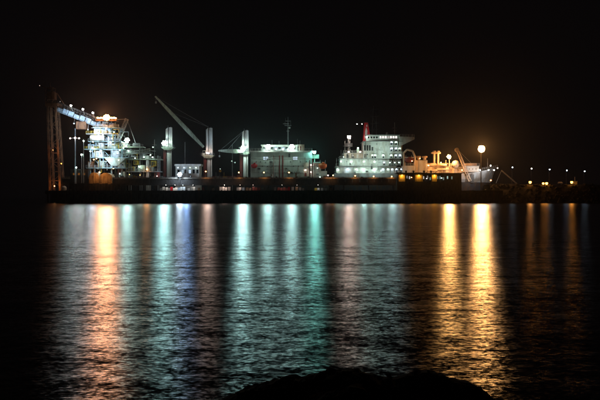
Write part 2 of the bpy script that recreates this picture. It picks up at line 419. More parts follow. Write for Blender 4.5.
# ------------------------------------------------------------------ crates along the wharf under the gallery
crcol = dict(W=M['white'], R=M['redb'], B=M['blue'], T=M['timber'], G=M['grey'], Y=M['yellow'], V=M['red'])
row = [(161, 'G'), (163.6, 'W'), (167, 'W'), (169.2, 'G'), (171.5, 'V'), (174.2, 'W'), (176.6, 'W'), (179, 'B'), (181.4, 'W'), (184.2, 'W'), (189, 'W'), (191.6, 'G'), (194.2, 'W'), (199, 'T'), (203, 'R'),
       (213, 'T'), (220.6, 'W'), (223.4, 'W'), (226.2, 'W'), (229.4, 'W'), (237.8, 'G'), (240.2, 'W'), (243.4, 'B'), (247, 'T'), (250, 'T'), (253.4, 'R'), (256.2, 'R'), (259.2, 'R'), (262.6, 'G'),
       (268, 'G'), (275, 'G'), (278.4, 'R'), (281.2, 'R'), (284.2, 'R'), (286.8, 'R'), (289, 'V'), (292.6, 'W'), (296.6, 'T'), (300, 'G'), (303, 'G'), (315.6, 'Y'), (318.4, 'W'), (322, 'G'), (326, 'G'), (331, 'T')]
cname = dict(W='white', R='oxide red', B='pale blue', T='bare timber', G='grey', Y='yellow', V='bright red')
landm = [(190, 'below the first deck crane'), (212, 'below the middle deck crane'), (236, 'right of the middle deck crane'), (266, 'below the third deck crane'), (305, 'below the accommodation block'), (340, 'below the orange lifeboat')]
ordn = ['leftmost', 'second', 'third', 'fourth', 'fifth', 'sixth', 'seventh', 'eighth', 'ninth', 'tenth', 'eleventh']
cnt = {}
for px, cc in row:
    h = random.choice([1.5, 1.75, 2.0]); c = P(px, 0, 378.4)
    lm = [l for x, l in landm if px < x][0]; kk = (cc, lm); cnt[kk] = cnt.get(kk, 0) + 1
    t = thing('cargo_crate', '%s %s cargo crate on the wharf edge %s' % (ordn[cnt[kk] - 1], cname[cc], lm), 'crate', (c.x, 378.4, ZD), 'cargo crates in a row on the wharf')
    def mkc(b, h=h):
        b.box(-.52, .52, -.5, .5, .14, h)
    o = inst('crate_body', ('crate', cc, h), mkc, t, (c.x, 378.4, ZD), [crcol[cc]])
    inst('rim', ('crf', h), lambda b: b.box(-.56, .56, -.56, .56, h * .94, h + .03), t, (c.x, 378.4, ZD), [M['dgrey']])
    inst('pallet', 'pallet', lambda b: [b.box(x - .1, x + .1, -.5, .5, .01, .13) for x in (-.45, 0, .45)], t, (c.x, 378.4, ZD), [M['timber']])
# small invented lamps and fill spots under the gallery edge, added to light crates
for i, (px, kd, s) in enumerate([(166, 'white', 14), (175, 'white', 26), (183, 'bw', 26), (193, 'white', 14), (224.5, 'pink', 26), (240, 'pink', 14), (253, 'pink', 9), (282, 'pink', 9), (297, 'pink', 5), (318, 'white', 9)]):
    flood(ga, P(px, 185.0, YG - 2.2), kd, s, .06, 'added_crate_lamp'); glow(ga, P(px, 185.6, YG - 6.4), kd, s * 5, .1)
    b = MB(); q = P(px, 184.6, YG - 2.2); b.bar(q, (q.x, YG, q.z + .1), .04, 4); b.build('bracket', M['dgrey'], ga)

# ------------------------------------------------------------------ ship hull builder
def hull_mb(x_stern, x_bow, y0, y1, z0, z1, bow_rise=1.5, rake=5, n=28, flare=.06):
    """closed hull between two ends; bow at x_bow (either side)"""
    b = MB(); sg = 1 if x_bow > x_stern else -1; L = abs(x_bow - x_stern); hw = (y1 - y0) / 2; yc = (y0 + y1) / 2
    rings = []
    for i in range(n + 1):
        t = i / n; ring = []
        for q, (zt, wf) in enumerate(((0, .9), (.35, .98), (1, 1.0))):
            tb = max(0, (t - .78) / .22); ts = max(0, (.08 - t) / .08)
            wd = hw * wf * (1 - tb ** (2.2 + zt)) * (1 - .25 * ts ** 2)
            zz = z0 + (z1 + bow_rise * max(0, (t - .8) / .2) ** 1.4 - z0) * zt
            x = x_stern + sg * (L - rake * (1 - zt) * 1.0) * t
            ring.append(((x, yc - max(wd, .12), zz), (x, yc + max(wd, .12), zz)))
        rings.append([r[0] for r in ring] + [r[1] for r in ring[::-1]])
    vs = [v for r in rings for v in r]; m = 6
    fs = [(i * m + k, (i + 1) * m + k, (i + 1) * m + (k + 1) % m, i * m + (k + 1) % m) for i in range(n) for k in range(m)]
    fs += [tuple(range(m)), tuple(range(n * m, n * m + m))[::-1]]
    b.add(vs, fs); return b

# ------------------------------------------------------------------ ship one: grey geared bulk carrier
Y1 = 402; YC = 411
sx0, sx1 = P(329, 0, Y1).x, P(102, 0, Y1).x
zdk = P(0, 179.5, Y1).z
s1 = thing('bulk_carrier', 'grey bulk carrier with three deck cranes and a boxy accommodation block at its stern', 'ship', ((sx0 + sx1) / 2, YC, 0))
hull_mb(sx0, sx1, Y1, Y1 + 19, 1.2, zdk, 1.6).build('hull', M['hull'], s1)
hull_mb(sx0 - .1, sx1 + 3.2, Y1 + .1, Y1 + 18.9, -1.5, 1.19, 0, 1).build('boot_topping', M['boot'], s1)
b = MB(); b.rail([(sx0 - 1, Y1 + .8, zdk), (P(160, 0, Y1).x, Y1 + .2, zdk)], step=2); b.build('deck_railing', M['grey'], s1)
for px in (150, 187, 227):   # hatch covers between the cranes
    a = P(px, 0, YC)
    b = MB(); b.box(a.x - 6.5, a.x + 6.5, Y1 + 3, Y1 + 16, zdk, zdk + 1.3); b.box(a.x - 6.9, a.x + 6.9, Y1 + 2.6, Y1 + 16.4, zdk + 1.31, zdk + 1.7)
    b.build('hatch_cover', M['redb'], s1)
# forecastle and foremast
b = MB(); b.pbox(112, 128, 174, 179.5, Y1 + 4, Y1 + 15); b.build('forecastle', M['teal'], s1)

def deck_crane(px, ytop, yplat, wpx, jib=None, kind='gw', lp=(0, 0), s=60, gap=0):
    c = P(px, yplat, YC); yb = P(0, ytop, YC).z; k = S(YC)
    cr = MB(); cr.box(c.x - 1.0 * k, c.x + 1.9 * k, YC - 1.1, YC + 1.1, zdk, c.z - .4); top_ = cr.build('deck_crane', M['white'], s1)
    # twin oxide red pipes and side column up the pedestal
    for dx in (-4.0, -2.5, 3.1):
        b = MB(); b.bar((c.x + dx * k, YC - .9, zdk), (c.x + dx * k, YC - .9, c.z - .4), .34, 8); b.build('pedestal_pipe', M['redb'] if dx != 3.1 else M['white'], top_)
    b = MB(); b.hexa([(c.x - 3.4 * k, YC - 2, c.z - 1.1), (c.x + 3.4 * k, YC - 2, c.z - 1.1), (c.x + 3.4 * k, YC + 2, c.z - 1.1), (c.x - 3.4 * k, YC + 2, c.z - 1.1),
                      (c.x - 6.6 * k, YC - 2.6, c.z + .3), (c.x + 6.6 * k, YC - 2.6, c.z + .3), (c.x + 6.6 * k, YC + 2.6, c.z + .3), (c.x - 6.6 * k, YC + 2.6, c.z + .3)])
    b.build('slewing_platform', M['green'], top_)
    b = MB(); z = c.z + .3; b.rail([(c.x - 6.5 * k, YC - 2.5, z), (c.x + 6.5 * k, YC - 2.5, z)], step=1.2); b.build('railing', M['grey'], top_)
    # tower: two tapered shells with a slot between, cap and cab
    for x0, x1, m_ in ((-2.2, .2, 'white'), (.9, 4.2, 'white')):
        b = MB(); b.hexa([(c.x + x0 * k, YC - 1.4, z), (c.x + x1 * k, YC - 1.4, z), (c.x + x1 * k, YC + 1.4, z), (c.x + x0 * k, YC + 1.4, z),
                          (c.x + x0 * k, YC - 1.0, yb - (0 if x0 > 0 else .9)), (c.x + (x1 - .3) * k, YC - 1.0, yb), (c.x + (x1 - .3) * k, YC + 1.0, yb), (c.x + x0 * k, YC + 1.0, yb - (0 if x0 > 0 else .9))])
        b.build('tower_shell', M[m_], top_)
    b = MB(); b.box(c.x + .2 * k, c.x + .9 * k, YC - .6, YC + .8, z, yb - 1.4); b.build('tower_web', M['dgrey'], top_)
    b = MB(); b.bar((c.x - .3 * k, YC, yb), (c.x - .3 * k, YC, yb + .9), .3, 8); b.bar((c.x + 2.4 * k, YC, yb), (c.x + 2.4 * k, YC, yb + .6), .35, 8); b.build('sheave_head', M['dgrey'], top_)
    b = MB(); b.box(c.x - 5.4 * k, c.x - 2.6 * k, YC - 1.6, YC + .4, z + .1, z + 2.3); b.box(c.x - 5.2 * k, c.x - 2.8 * k, YC - 1.66, YC - 1.61, z + 1, z + 2.1, 1); b.build('operator_cab', [M['green'], M['glass']], top_)
    b = MB(); b.ladder((c.x + 2.4 * k, YC - 1.55, z), (c.x + 2.2 * k, YC - 1.2, yb - .5)); b.build('ladder', M['grey'], top_)
    if jib:
        (ax, ay), (ex, ey) = jib; A = P(ax, ay, YC - 2.4); E = P(ex, ey, YC - 2.4)
        b = MB(); d = E - A; u = Vector((-d.z, 0, d.x)).normalized(); 
        if u.z < 0: u = -u
        for sd in (-.75, .75):
            o_ = Vector((0, sd, 0)); q = []
            for tt, hh in ((0, .55), (.3, 1.0), (.75, .75), (1, .35)):
                q.append((A + d * tt + o_, hh))
            for (p0, h0), (p1, h1) in zip(q, q[1:]):
                e = Vector((0, .14, 0))
                b.hexa([p0 - u * h0 - e, p1 - u * h1 - e, p1 - u * h1 + e, p0 - u * h0 + e, p0 + u * h0 - e, p1 + u * h1 - e, p1 + u * h1 + e, p0 + u * h0 + e])
        for i in range(13):
            q = A + d * (i + .5) / 13; b.bar(q + Vector((0, -.7, 0)), q + Vector((0, .7, 0)), .12, 4)
        b.bar(E + Vector((0, -.9, 0)), E + Vector((0, .9, 0)), .45, 8)
        b.build('jib', M['green'], top_)
        b = MB(); T = Vector((c.x + .5 * k, YC, yb + .4)); b.bar(T, E, .05, 4); b.bar(T + Vector((0, .5, 0)), A + d * .7, .04, 4)
        b.bar(E, E + Vector((0, 0, -2.2)), .05, 4); b.box(E.x - .35, E.x + .35, E.y - .3, E.y + .3, E.z - 3.1, E.z - 2.2); b.build('luffing_cable', M['grey'], top_)
    glow(s1, P(px + 6, yplat - 12, YC - 8), 'bw', 620)  # fill spot added in mid-air to whiten the crane tower
    L = P(px + lp[0], yplat + lp[1], YC - 3.2)
    return top_, L
c1, L1 = deck_crane(168.3, 127.5, 148, 6, None, lp=(-4, -5))
bank(s1, L1, 'gw', 55, 3, 2, name='floodlight_bank')
c2, L2 = deck_crane(208.5, 128, 156, 6, ((203.5, 147), (156, 97)), lp=(-1, -3))
bank(s1, L2, 'pink', 40, 2, 1)
c3, L3 = deck_crane(244.5, 130.5, 152.5, 6, ((243, 151.5), (219.5, 150.8)), lp=(-1.5, -4))
bank(s1, L3, 'gw', 70, 3, 3)
for o_, px in ((c1, 'standing without a visible jib, floodlights on its left'), (c2, 'its long jib raised to the left'), (c3, 'its jib lying level to the left')):
    o_['label'] = 'white twin shell deck crane ' + px

# accommodation block
YA = 403.5
ab = MB().pbox(250.5, 312, 152, 180.5, YA, YA + 15).build('accommodation_block', M['pale'], s1)
b = MB()
for yy in (158.6, 165.6, 172.6): b.pbox(250.2, 312.3, yy - .22, yy + .22, YA - .12, YA - .003)
b.build('deck_edge', M['grey'], ab)
for px, w_ in ((264.3, 1.0), (267, 1.0), (294, 1.0), (296.4, .8)): window(ab, px, 158.3, YA, 1.0, 1.5, em('bw', .75))
for py, xs in ((161.8, (256, 260, 270, 279, 290, 300, 306)), (166.2, (262, 267, 272, 279, 293, 298, 303)), (172.3, (258, 262, 267.5, 279, 284, 294, 299, 306))):
    for px in xs: porthole(ab, px + .4, py, YA)
b = MB().pbox(248.5, 312.5, 150.6, 151.95, YA - 1.2, YA + 15.5); b.build('bridge_deck', M['white'], s1)
wh_ = MB().pbox(262, 297.5, 145.6, 150.55, YA + 2, YA + 12).build('wheelhouse', M['white'], s1)
for i in range(9): window(wh_, 264.5 + i * 3.75, 148.2, YA + 2, 1.25, 1.0, em('bw', .8) if i in (3, 5) else M['glass'])
b = MB().pbox(261, 298.5, 144.7, 145.55, YA + 1.2, YA + 12.4); b.build('wheelhouse_roof', M['white'], s1)
b = MB(); q0 = P(249, 150.5, YA - 1); q1 = P(312, 150.5, YA - 1); b.rail([q0, q1], step=1.5); b.build('bridge_railing', M['white'], s1)
wl = MB().pbox(298.6, 304.4, 144.4, 150.55, YA - .8, YA + 3).build('wing_locker', M['cream'], s1)
b = MB().pbox(300, 301.2, 146.2, 150.3, YA - .84, YA - .805); b.build('door', M['redb'], wl)
# mast with crosstrees and aerials
m0 = P(288, 145, YA + 6); b = MB(); tp = P(288, 117, YA + 6)
b.bar(m0, tp, .38, 8, .12)
for py, w_ in ((121, 5.0), (125.5, 6.5), (131, 2.2)):
    q = P(288, py, YA + 6); b.box(q.x - w_ * .5 * .48 - .1, q.x + w_ * .5 * .48 + .1, q.y - .8, q.y + .8, q.z - .08, q.z + .08)
b.bar(P(285.6, 121, YA + 6), P(285.6, 118, YA + 6), .07, 4); b.bar(P(290.6, 125, YA + 6), P(290.6, 120.5, YA + 6), .07, 4); b.bar(P(285, 125, YA + 6), P(285, 122, YA + 6), .07, 4)
mk_ = b.build('signal_mast', M['grey'], s1)
b = MB(); q = P(286, 123.8, YA + 5.6); b.box(q.x - 1.5, q.x + 1.5, q.y - .15, q.y + .15, q.z - .12, q.z + .12); b.build('radar_scanner', M['white'], mk_)
b = MB(); q = P(289.5, 127.8, YA + 5.6); b.lathe(q, [(.35, -.4), (.5, 0), (.35, .4)], 8); b.build('radar_dome', M['white'], mk_)
b = MB()
for px, py in ((297.4, 139), (300, 140.5), (272, 140), (279, 141)): b.bar(P(px, 145, YA + 5), P(px, py, YA + 5), .06, 4)
b.build('whip_aerial', M['grey'], s1)
# tall red posts in front of the block
for px, r_ in ((273.6, .14), (279.6, .3), (282.7, .42), (309.7, .3), (312.5, .28)):
    b = MB(); b.bar(P(px, 181, YA - 1.3), P(px, 155.5 if px < 300 else 160, YA - 1.3), r_, 8); b.build('kingpost', M['redb'], s1)
bank(s1, P(268, 147, YA - 1.2), 'gw', 45, 3, 2); bank(s1, P(292, 146.8, YA - 1.2), 'gw', 48, 3, 2)
flood(s1, P(276, 149, YA - 1.0), 'bw', 22, .3); flood(s1, P(283, 149.2, YA - 1.0), 'bw', 22, .3); flood(s1, P(287.6, 149.4, YA - 1.0), 'teal', 20, .3)
# stern: aft deck house, lifeboats, teal lit post
ah = MB().pbox(312.2, 321, 163, 180.5, YA + .5, YA + 13).build('aft_deckhouse', M['white'], s1)
MB().pbox(313, 320.6, 162.1, 162.95, YA - .2, YA + 13).build('aft_deck', M['white'], s1)
for px, py in ((304.8, 170.5), (309.4, 165.5)): pass
rec = MB().pbox(303.6, 308.6, 162.4, 176.5, YA - .14, YA - .006).build('stair_recess_panel', M['cream'], s1)
MB().pbox(304.5, 306.6, 173, 176.4, YA - .2, YA - .145).build('door', M['redb'], rec)
flood(s1, P(305.4, 170, YA - .9), 'white', 16, .22); flood(s1, P(311, 165, YA - .9), 'pink', 22, .22); flood(s1, P(311, 172, YA - .9), 'pink', 18, .2); flood(s1, P(317.5, 168, YA - .6), 'gw', 6, .22)
b = MB(); b.bar(P(314.6, 163, YA + 1), P(314.6, 154, YA + 1), .3, 8, .16); b.build('lamp_post', M['green'], s1)
MB().pbox(311.2, 319, 154.5, 158.4, YA + .8, YA + 3).build('funnel_top', M['green'], s1)
bank(s1, P(314.3, 152.3, YA - .6), 'teal', 60, 2, 2)
def lifeboat(parent, px, py, Y, L, h, mat_):
    c = P(px, py, Y); b = MB(); n = 10; rings = []
    for i in range(n + 1):
        t = i / n * 2 - 1; f = math.sqrt(max(.04, 1 - t * t)) ; ring = []
        for a in range(10):
            th = 2 * math.pi * a / 10; zz = math.sin(th) * h / 2 * (f if math.sin(th) < 0 else .55 + .45 * f); ring.append((c.x + t * L / 2, c.y + math.cos(th) * h * .45 * f, c.z + zz))
        rings.append(ring)
    vs = [v for r_ in rings for v in r_]
    b.add(vs, [(i * 10 + k, (i + 1) * 10 + k, (i + 1) * 10 + (k + 1) % 10, i * 10 + (k + 1) % 10) for i in range(n) for k in range(10)] + [tuple(range(10)), tuple(range(n * 10, n * 10 + 10))[::-1]])
    b.box(c.x - L * .1, c.x + L * .2, c.y - h * .25, c.y + h * .25, c.z + h * .42, c.z + h * .68)
    o = b.build('lifeboat', mat_, parent, True)
    b = MB()
    for sx in (-.32, .32):
        x = c.x + sx * L; b.bar((x, c.y + h * .8, c.z - h * 1.2), (x, c.y + h * .7, c.z + h * .9), .14, 4); b.bar((x, c.y + h * .7, c.z + h * .9), (x, c.y - .1, c.z + h * 1.0), .12, 4); b.bar((x, c.y - .1, c.z + h), (x, c.y, c.z + h * .4), .04, 4)
    b.build('davit', M['grey'], parent); return o
lifeboat(s1, 322.8, 166.2, YA - .3, 3.9, 2.9, M['orange']); lifeboat(s1, 254.2, 166, YA - 1.8, 3.0, 2.3, M['red'])
b = MB().pbox(318.5, 327, 171, 180, YA + 1, YA + 10); b.build('poop_house', M['white'], s1)
lw = b = MB(); b.rail([P(312, 180, Y1 + 1), P(328.5, 180, Y1 + 1)], h=1.3); b.build('stern_railing', M['white'], s1)
flood(s1, P(320, 177, Y1 + .6), 'gw', 12, .18)
for px in (262, 285, 303): glow(s1, P(px, 154, YA - 9), 'gw', 190)  # unseen fill spots added before the block to light its face
# coiled hawser cover / winches on aft deck
for px in (319.4, 323.6): 
    b = MB(); b.lathe(P(px, 178, YA - .6) + Vector((-.7, 0, 0)), [(.8, 0), (.8, .12), (.4, .14), (.4, 1.2), (.8, 1.22), (.8, 1.35)], 10, 'x'); b.build('mooring_winch', M['dgrey'], s1)

def fittings(parent, x0, x1, y0, y1, Y, n_, ms, seed):
    rg = random.Random(seed)
    for i in range(n_):
        px, py = rg.uniform(x0, x1), rg.uniform(y0, y1); q = P(px, py, Y); k_ = rg.random(); b = MB(); m_ = M[rg.choice(ms)]
        if k_ < .3: L_ = rg.uniform(1.2, 4); b.bar(q + Vector((0, -.18, 0)), q + Vector((0, -.18, L_)), rg.uniform(.06, .13), 6); b.build('pipe', m_, parent)
        elif k_ < .45: L_ = rg.uniform(1.5, 5); b.bar(q + Vector((0, -.2, 0)), q + Vector((L_, -.2, 0)), .08, 6); b.build('pipe', m_, parent)
        elif k_ < .6: b.ladder(q + Vector((0, -.2, 0)), q + Vector((0, -.2, 3)), .5); b.build('ladder', m_, parent)
        elif k_ < .75: b.box(q.x - .42, q.x + .42, Y - .07, Y - .006, q.z - .9, q.z + .9); b.box(q.x + .2, q.x + .3, Y - .12, Y - .071, q.z - .1, q.z); b.build('door', m_, parent)
        elif k_ < .9: w_ = rg.uniform(.3, .8); b.box(q.x - w_, q.x + w_, Y - .5, Y - .006, q.z - .4, q.z + .4); b.build('vent_box', m_, parent)
        else: b.lathe(q + Vector((0, -.02, 0)), [(.36, 0), (.36, .1), (.2, .12)], 12, 'y'); b.build('hose_reel', m_, parent)
fittings(ab, 252, 311, 154, 178, YA, 46, ['grey', 'pale', 'white', 'dgrey', 'rust'], 3)
for px in (257.5, 264.4, 271, 287.5, 300.6, 306.5):      # plate butts standing a little proud
    b = MB(); b.pbox(px - .06, px + .06, 152.4, 180.2, YA - .03, YA - .004); b.build('plate_seam', M['grey'], ab)
for i in range(5): b = MB(); b.ladder(P(270.6, 179, YA - .5), P(270.6, 153, YA - .5), .7) if i == 0 else None; (b.build('ladder', M['grey'], ab) if i == 0 else None)
fittings(ah, 313, 320, 164, 178, YA + .5, 10, ['grey', 'white', 'redb', 'dgrey'], 5)
for px in (134, 141, 156, 160, 178, 196, 216, 224, 233, 238): # deck gear between the cranes
    q = P(px, 180, Y1 + 2); b = MB(); k_ = random.random()
    b.box(q.x - .5, q.x + .5, q.y, q.y + 1, zdk, zdk + random.uniform(.8, 2.2)); b.bar((q.x, q.y, zdk + .8), (q.x, q.y, zdk + random.uniform(2.2, 3.6)), .1, 6)
    b.lathe((q.x + .9, q.y + .5, zdk), [(.3, 0), (.3, 1.0), (.5, 1.2), (.45, 1.6)], 8); b.build('deck_gear', M[random.choice(['grey', 'green', 'redb', 'yellow'])], s1)
# ------------------------------------------------------------------ beams (strong outward floodlights)
beam(L1, 'cyan', .62); beam(L2, 'pink', .14); beam(L3, 'cyan', .62)
beam(P(268, 147, YA - 1.5), 'cyan', .25); beam(P(292, 146.8, YA - 1.5), 'cyan', .30); beam(P(315, 152.5, YA), 'teal', .34)

# ------------------------------------------------------------------ ship two: white ship on the right
s2 = thing('white_ship', 'large white ship with stepped lamp lit decks, red funnel and pale blue bow', 'ship', (P(417, 0, Y1).x, YC, 0))
ax, bx_ = P(334.5, 0, Y1).x, P(500.5, 0, Y1).x
zt = P(0, 173.2, Y1).z
zl = P(0, 182.2, Y1).z
hull_mb(ax, bx_, Y1, Y1 + 19, zl + .01, zt, 3.3, 2.6).build('hull', M['hull2'], s2)
hull_mb(ax + .05, bx_ - 2.7, Y1 + .05, Y1 + 18.95, 1.0, zl, 0, 2).build('lower_hull', M['hull'], s2)
hull_mb(ax + .1, bx_ - 4.4, Y1 + .1, Y1 + 18.9, -1.5, .99, 0, .5).build('boot_topping', M['boot'], s2)
b = MB(); b.rail([(ax, Y1 + .6, zt), (P(478, 0, Y1).x, Y1 + .1, zt)], step=1.8); b.build('deck_railing', M['white'], s2)
def tier(px0, px1, py0, py1, Y0, Y1_, m_='white', name='deck_tier', rail=True, over=.7):
    o = MB().pbox(px0, px1, py0 + .55, py1, Y0, Y1_).build(name, M[m_], s2)
    MB().pbox(px0 - over, px1 + over, py0, py0 + .54, Y0 - 1.0, Y1_ + .5).build('deck_plate', M['grey'], o)
    if rail:
        b = MB(); b.rail([P(px0 - over, py0, Y0 - .9), P(px1 + over, py0, Y0 - .9)], step=1.4); b.build('railing', M['white'], o)
    return o
YT = 403.4
tA = tier(336.5, 396, 165.8, 173.2, YT, YT + 16)
tB = tier(340, 389, 158.4, 165.8, YT + 1.2, YT + 15)
tC = tier(344, 372, 152.6, 158.4, YT + 2.4, YT + 14, 'cream')
tD = tier(363.5, 402.5, 141, 158.4, YT + .3, YT + 14, rail=False)
tE = tier(366, 399.5, 134.6, 141, YT + .9, YT + 13, rail=False)
# portholes and dark openings
for px, py in ((372, 144), (376.5, 140), (381, 144), (386, 141), (378, 150), (383.5, 150)): porthole(tD, px, py + 4, YT + .3, .22)
for i in range(3): MB().pbox(364.2 + i * 2.4, 365.9 + i * 2.4, 145.2, 150.6, YT + .22, YT + .297).build('louvre', M['black'], tD)
for px in (346.5, 351.5): MB().pbox(px, px + 2.4, 154, 158, YT + 2.33, YT + 2.397).build('doorway', M['black'], tC)
for i in range(7): window(tE, 380.5 + i * 2.6, 137.2, YT + .9, .95, 1.1, em('white', 1.3 if i != 3 else .5))
for i in range(4): window(tE, 368.5 + i * 2.8, 137.4, YT + .9, .7, .8)
# bridge wing tapering out to the right
b = MB(); q = [P(399.5, 136.4, YT - .6), P(414.5, 136.8, YT - .6), P(414.5, 139.2, YT - .6), P(399.5, 146.5, YT - .6)]
b.add([*q, *[v + Vector((0, 3.4, 0)) for v in q]], [(0, 1, 2, 3)[::-1], (4, 5, 6, 7), (0, 4, 5, 1)[::-1], (1, 5, 6, 2)[::-1], (2, 6, 7, 3)[::-1], (3, 7, 4, 0)[::-1]])
b.build('bridge_wing', M['white'], s2)
b = MB(); b.rail([P(400, 136.4, YT - .5), P(414.4, 136.8, YT - .5)], step=1.4); b.bar(P(412.5, 136.6, YT), P(412.5, 134, YT), .07, 4); b.build('wing_railing', M['white'], s2)
# lit recesses at the forward end of the house, four to a row
for py, xs in ((142.6, (391.5, 396)), (149, (391.5, 396, 399.6)), (155.8, (372.5, 375, 383.3, 391.2, 395.8, 400)), (163, (384, 389.8, 394.6, 399)), (169.8, (383, 388, 392.2, 396.6, 401))):
    for px in xs:
        r_ = MB(); r_.pbox(px - 1.7, px - 1.5, py - 2.4, py + 2.5, YT - .45, YT + .298); r_.pbox(px + 1.5, px + 1.7, py - 2.4, py + 2.5, YT - .45, YT + .298)
        r_.pbox(px - 1.7, px + 1.7, py - 2.75, py - 2.42, YT - .55, YT + .298); r_.build('recess_frame', M['white'], tD)
        flood(tD, P(px, py - .7, YT - .25), 'gw' if random.random() < .6 else 'bw', 14, .25, 'deck_lamp')
        window(tD, px + .1, py + 1.2, YT + .28, .7, .8)
# deck lamps in rows on the stern decks
for px, py, kd, s, r_ in ((341, 161.3, 'gw', 22, .32), (351.5, 161.5, 'gw', 24, .36), (364, 161.4, 'gw', 20, .32), (374.5, 161.6, 'gw', 20, .32),
        (337.5, 169.6, 'gw', 22, .32), (347.6, 169.2, 'bw', 24, .32), (356.4, 169.4, 'gw', 22, .3), (363.5, 169.2, 'gw', 24, .36), (374.4, 169.2, 'gw', 22, .34),
        (381, 170.8, 'gw', 9, .2), (358, 148, 'gw', 18, .34), (348.6, 151.8, 'pink', 26, .3), (360.2, 151.8, 'pink', 26, .3), (366.8, 136.8, 'gw', 20, .34),
        (357, 124, 'white', 9, .2), (362, 124, 'white', 9, .2), (343.5, 157, 'gw', 4, .2)):
    flood(s2, P(px, py, YT - .9 if py > 160 else YT - .5), kd, s, r_, 'deck_lamp')
MB().pbox(356.8, 359.2, 148.6, 152.6, YT + 1, YT + 2).build('locker', M['green'], s2)
# aft mast with pink floodlight, side lattice
b = MB(); q = P(349, 152.6, YT + 3); b.truss(q, P(349, 138.5, YT + 3), .8, .8, 6, .07)
for px, y0, y1 in ((345, 152, 141), (341, 160, 150), (336.5, 165.8, 158), (344.8, 160, 148)): b.bar(P(px, y0, YT + 2.5), P(px, y1, YT + 2.5), .08, 4)
b.bar(P(343, 146, YT + 3), P(352, 146, YT + 3), .08, 4); b.bar(P(338, 158, YT + 3), P(345, 153, YT + 3), .07, 4); b.build('aft_mast', M['grey'], s2)
MB().pbox(345.8, 352.6, 143.2, 146.4, YT + 3.6, YT + 6).build('winch_house', M['dgrey'], s2)
bank(s2, P(349, 137, YT + 1.6), 'pink', 60, 2, 2)
beam(P(349, 137, YT), 'pink', .17)
beam(P(364, 169, YT - 1), 'cyan', .07); beam(P(378, 162, YT - 1), 'cyan', .05); beam(P(392, 163, YT - 1), 'cyan', .06)
# red funnel with pale emblem, dark exhaust mast
f0 = MB(); a = P(363.6, 141, YT + 2); t_ = P(364.6, 122.6, YT + 2); c_ = P(371, 141, YT + 2); d_ = P(368, 122.6, YT + 2)
f0.hexa([(a.x, a.y, a.z), (c_.x, a.y, a.z), (c_.x, a.y + 5, a.z), (a.x, a.y + 5, a.z), (t_.x, a.y + .6, t_.z), (d_.x, a.y + .6, t_.z), (d_.x, a.y + 4.4, t_.z), (t_.x, a.y + 4.4, t_.z)])
fo = f0.build('funnel', M['red'], s2)
b = MB()
# the pale emblem on the funnel: a leaning wedge with a round spot above it
def fp(px, py, off=.05): 
    tt = (141 - py) / 18.4; return P(px, py, YT + 2) + Vector((0, .6 * tt - off, 0))
for poly in (((364.9, 138.5), (366.7, 138.5), (367.5, 131), (366.2, 127.2), (365.2, 131)), ((366.3, 126.6), (367.3, 126.6), (367.4, 124.6), (366.4, 124.6)), ((367.4, 138), (368.8, 138), (368.2, 134.4))):
    fr = [fp(*q) for q in poly]; bk = [fp(*q, off=.01) for q in poly]; m_ = len(poly)
    b.add(fr + bk, [tuple(range(m_))] + [(i, (i + 1) % m_, m_ + (i + 1) % m_, m_ + i) for i in range(m_)])
b.build('emblem', M['white'], fo)
b = MB(); b.pbox(364.3, 368.4, 121.9, 122.5, YT + 2.4, YT + 6.6); b.build('funnel_cap', M['black'], fo)
b = MB(); b.bar(P(371.5, 141, YT + 6), P(373.5, 106, YT + 6), .25, 6, .1); b.bar(P(376.5, 141, YT + 6), P(376, 112, YT + 6), .2, 6, .1)
for py in (110, 117, 124, 130): b.bar(P(370.5, py, YT + 6), P(378.5, py - 1, YT + 6), .09, 4)
b.bar(P(372, 133, YT + 6), P(376.5, 124, YT + 6), .07, 4); b.bar(P(376, 124, YT + 6), P(372.6, 117, YT + 6), .07, 4); b.build('radar_mast', M['dgrey'], s2)
b = MB(); b.bar(P(394.6, 134.6, YT + 5), P(394.6, 122.5, YT + 5), .13, 6, .06); b.bar(P(392.4, 128, YT + 5), P(396.6, 128, YT + 5), .05, 4); b.bar(P(393, 131, YT + 5), P(396.6, 131, YT + 5), .05, 4); b.build('signal_mast', M['grey'], s2)
b = MB(); b.lathe(P(387, 133.4, YT + 5), [(.45, -.6), (.6, 0), (.4, .5), (.1, .6)], 10); b.build('radar_dome', M['white'], s2)
fittings(tA, 338, 382, 167, 172.5, YT, 16, ['grey', 'white', 'dgrey'], 8)
fittings(tB, 341, 380, 160, 165.4, YT + 1.2, 14, ['grey', 'white', 'dgrey'], 9)
fittings(tD, 364, 388, 143, 158, YT + .3, 22, ['grey', 'white', 'cream', 'dgrey'], 10)
fittings(tC, 345, 362, 153.4, 158, YT + 2.4, 8, ['grey', 'dgrey', 'white'], 11)
glow(s2, P(366, 133, YT - 3), 'white', 160)  # added fill spot without a fixture, brings up the red funnel
# forward: davit arch and boat, white locker, stacks, tanks
b = MB(); pts = [P(404, 166, YT), P(403.5, 153, YT), P(407, 149.6, YT), P(412.5, 151, YT), P(415, 157, YT), P(414.6, 166, YT)]
for i in range(5): b.bar(pts[i], pts[i + 1], .5, 8)
b.bar(P(403.4, 157.5, YT), P(414.8, 157.5, YT), .3, 6); b.build('davit_arch', M['cream'], s2)
lifeboat(s2, 409, 160.2, YT - .2, 4.4, 2.4, M['redb'])
MB().pbox(402.8, 415.6, 165.6, 172.6, YT - .3, YT + 6).build('deckhouse', M['white'], s2)
b = MB(); b.rail([P(402.8, 165.6, YT - .2), P(415.6, 165.6, YT - .2)], step=1.2); b.build('railing', M['white'], s2)
MB().pbox(418.6, 427.4, 160.2, 172.4, YT - .4, YT + 5).build('container', M['hull2'], s2)
b = MB(); b.pbox(415.9, 418.5, 160.2, 172.4, YT, YT + 5); b.build('deckhouse', M['cream'], s2)
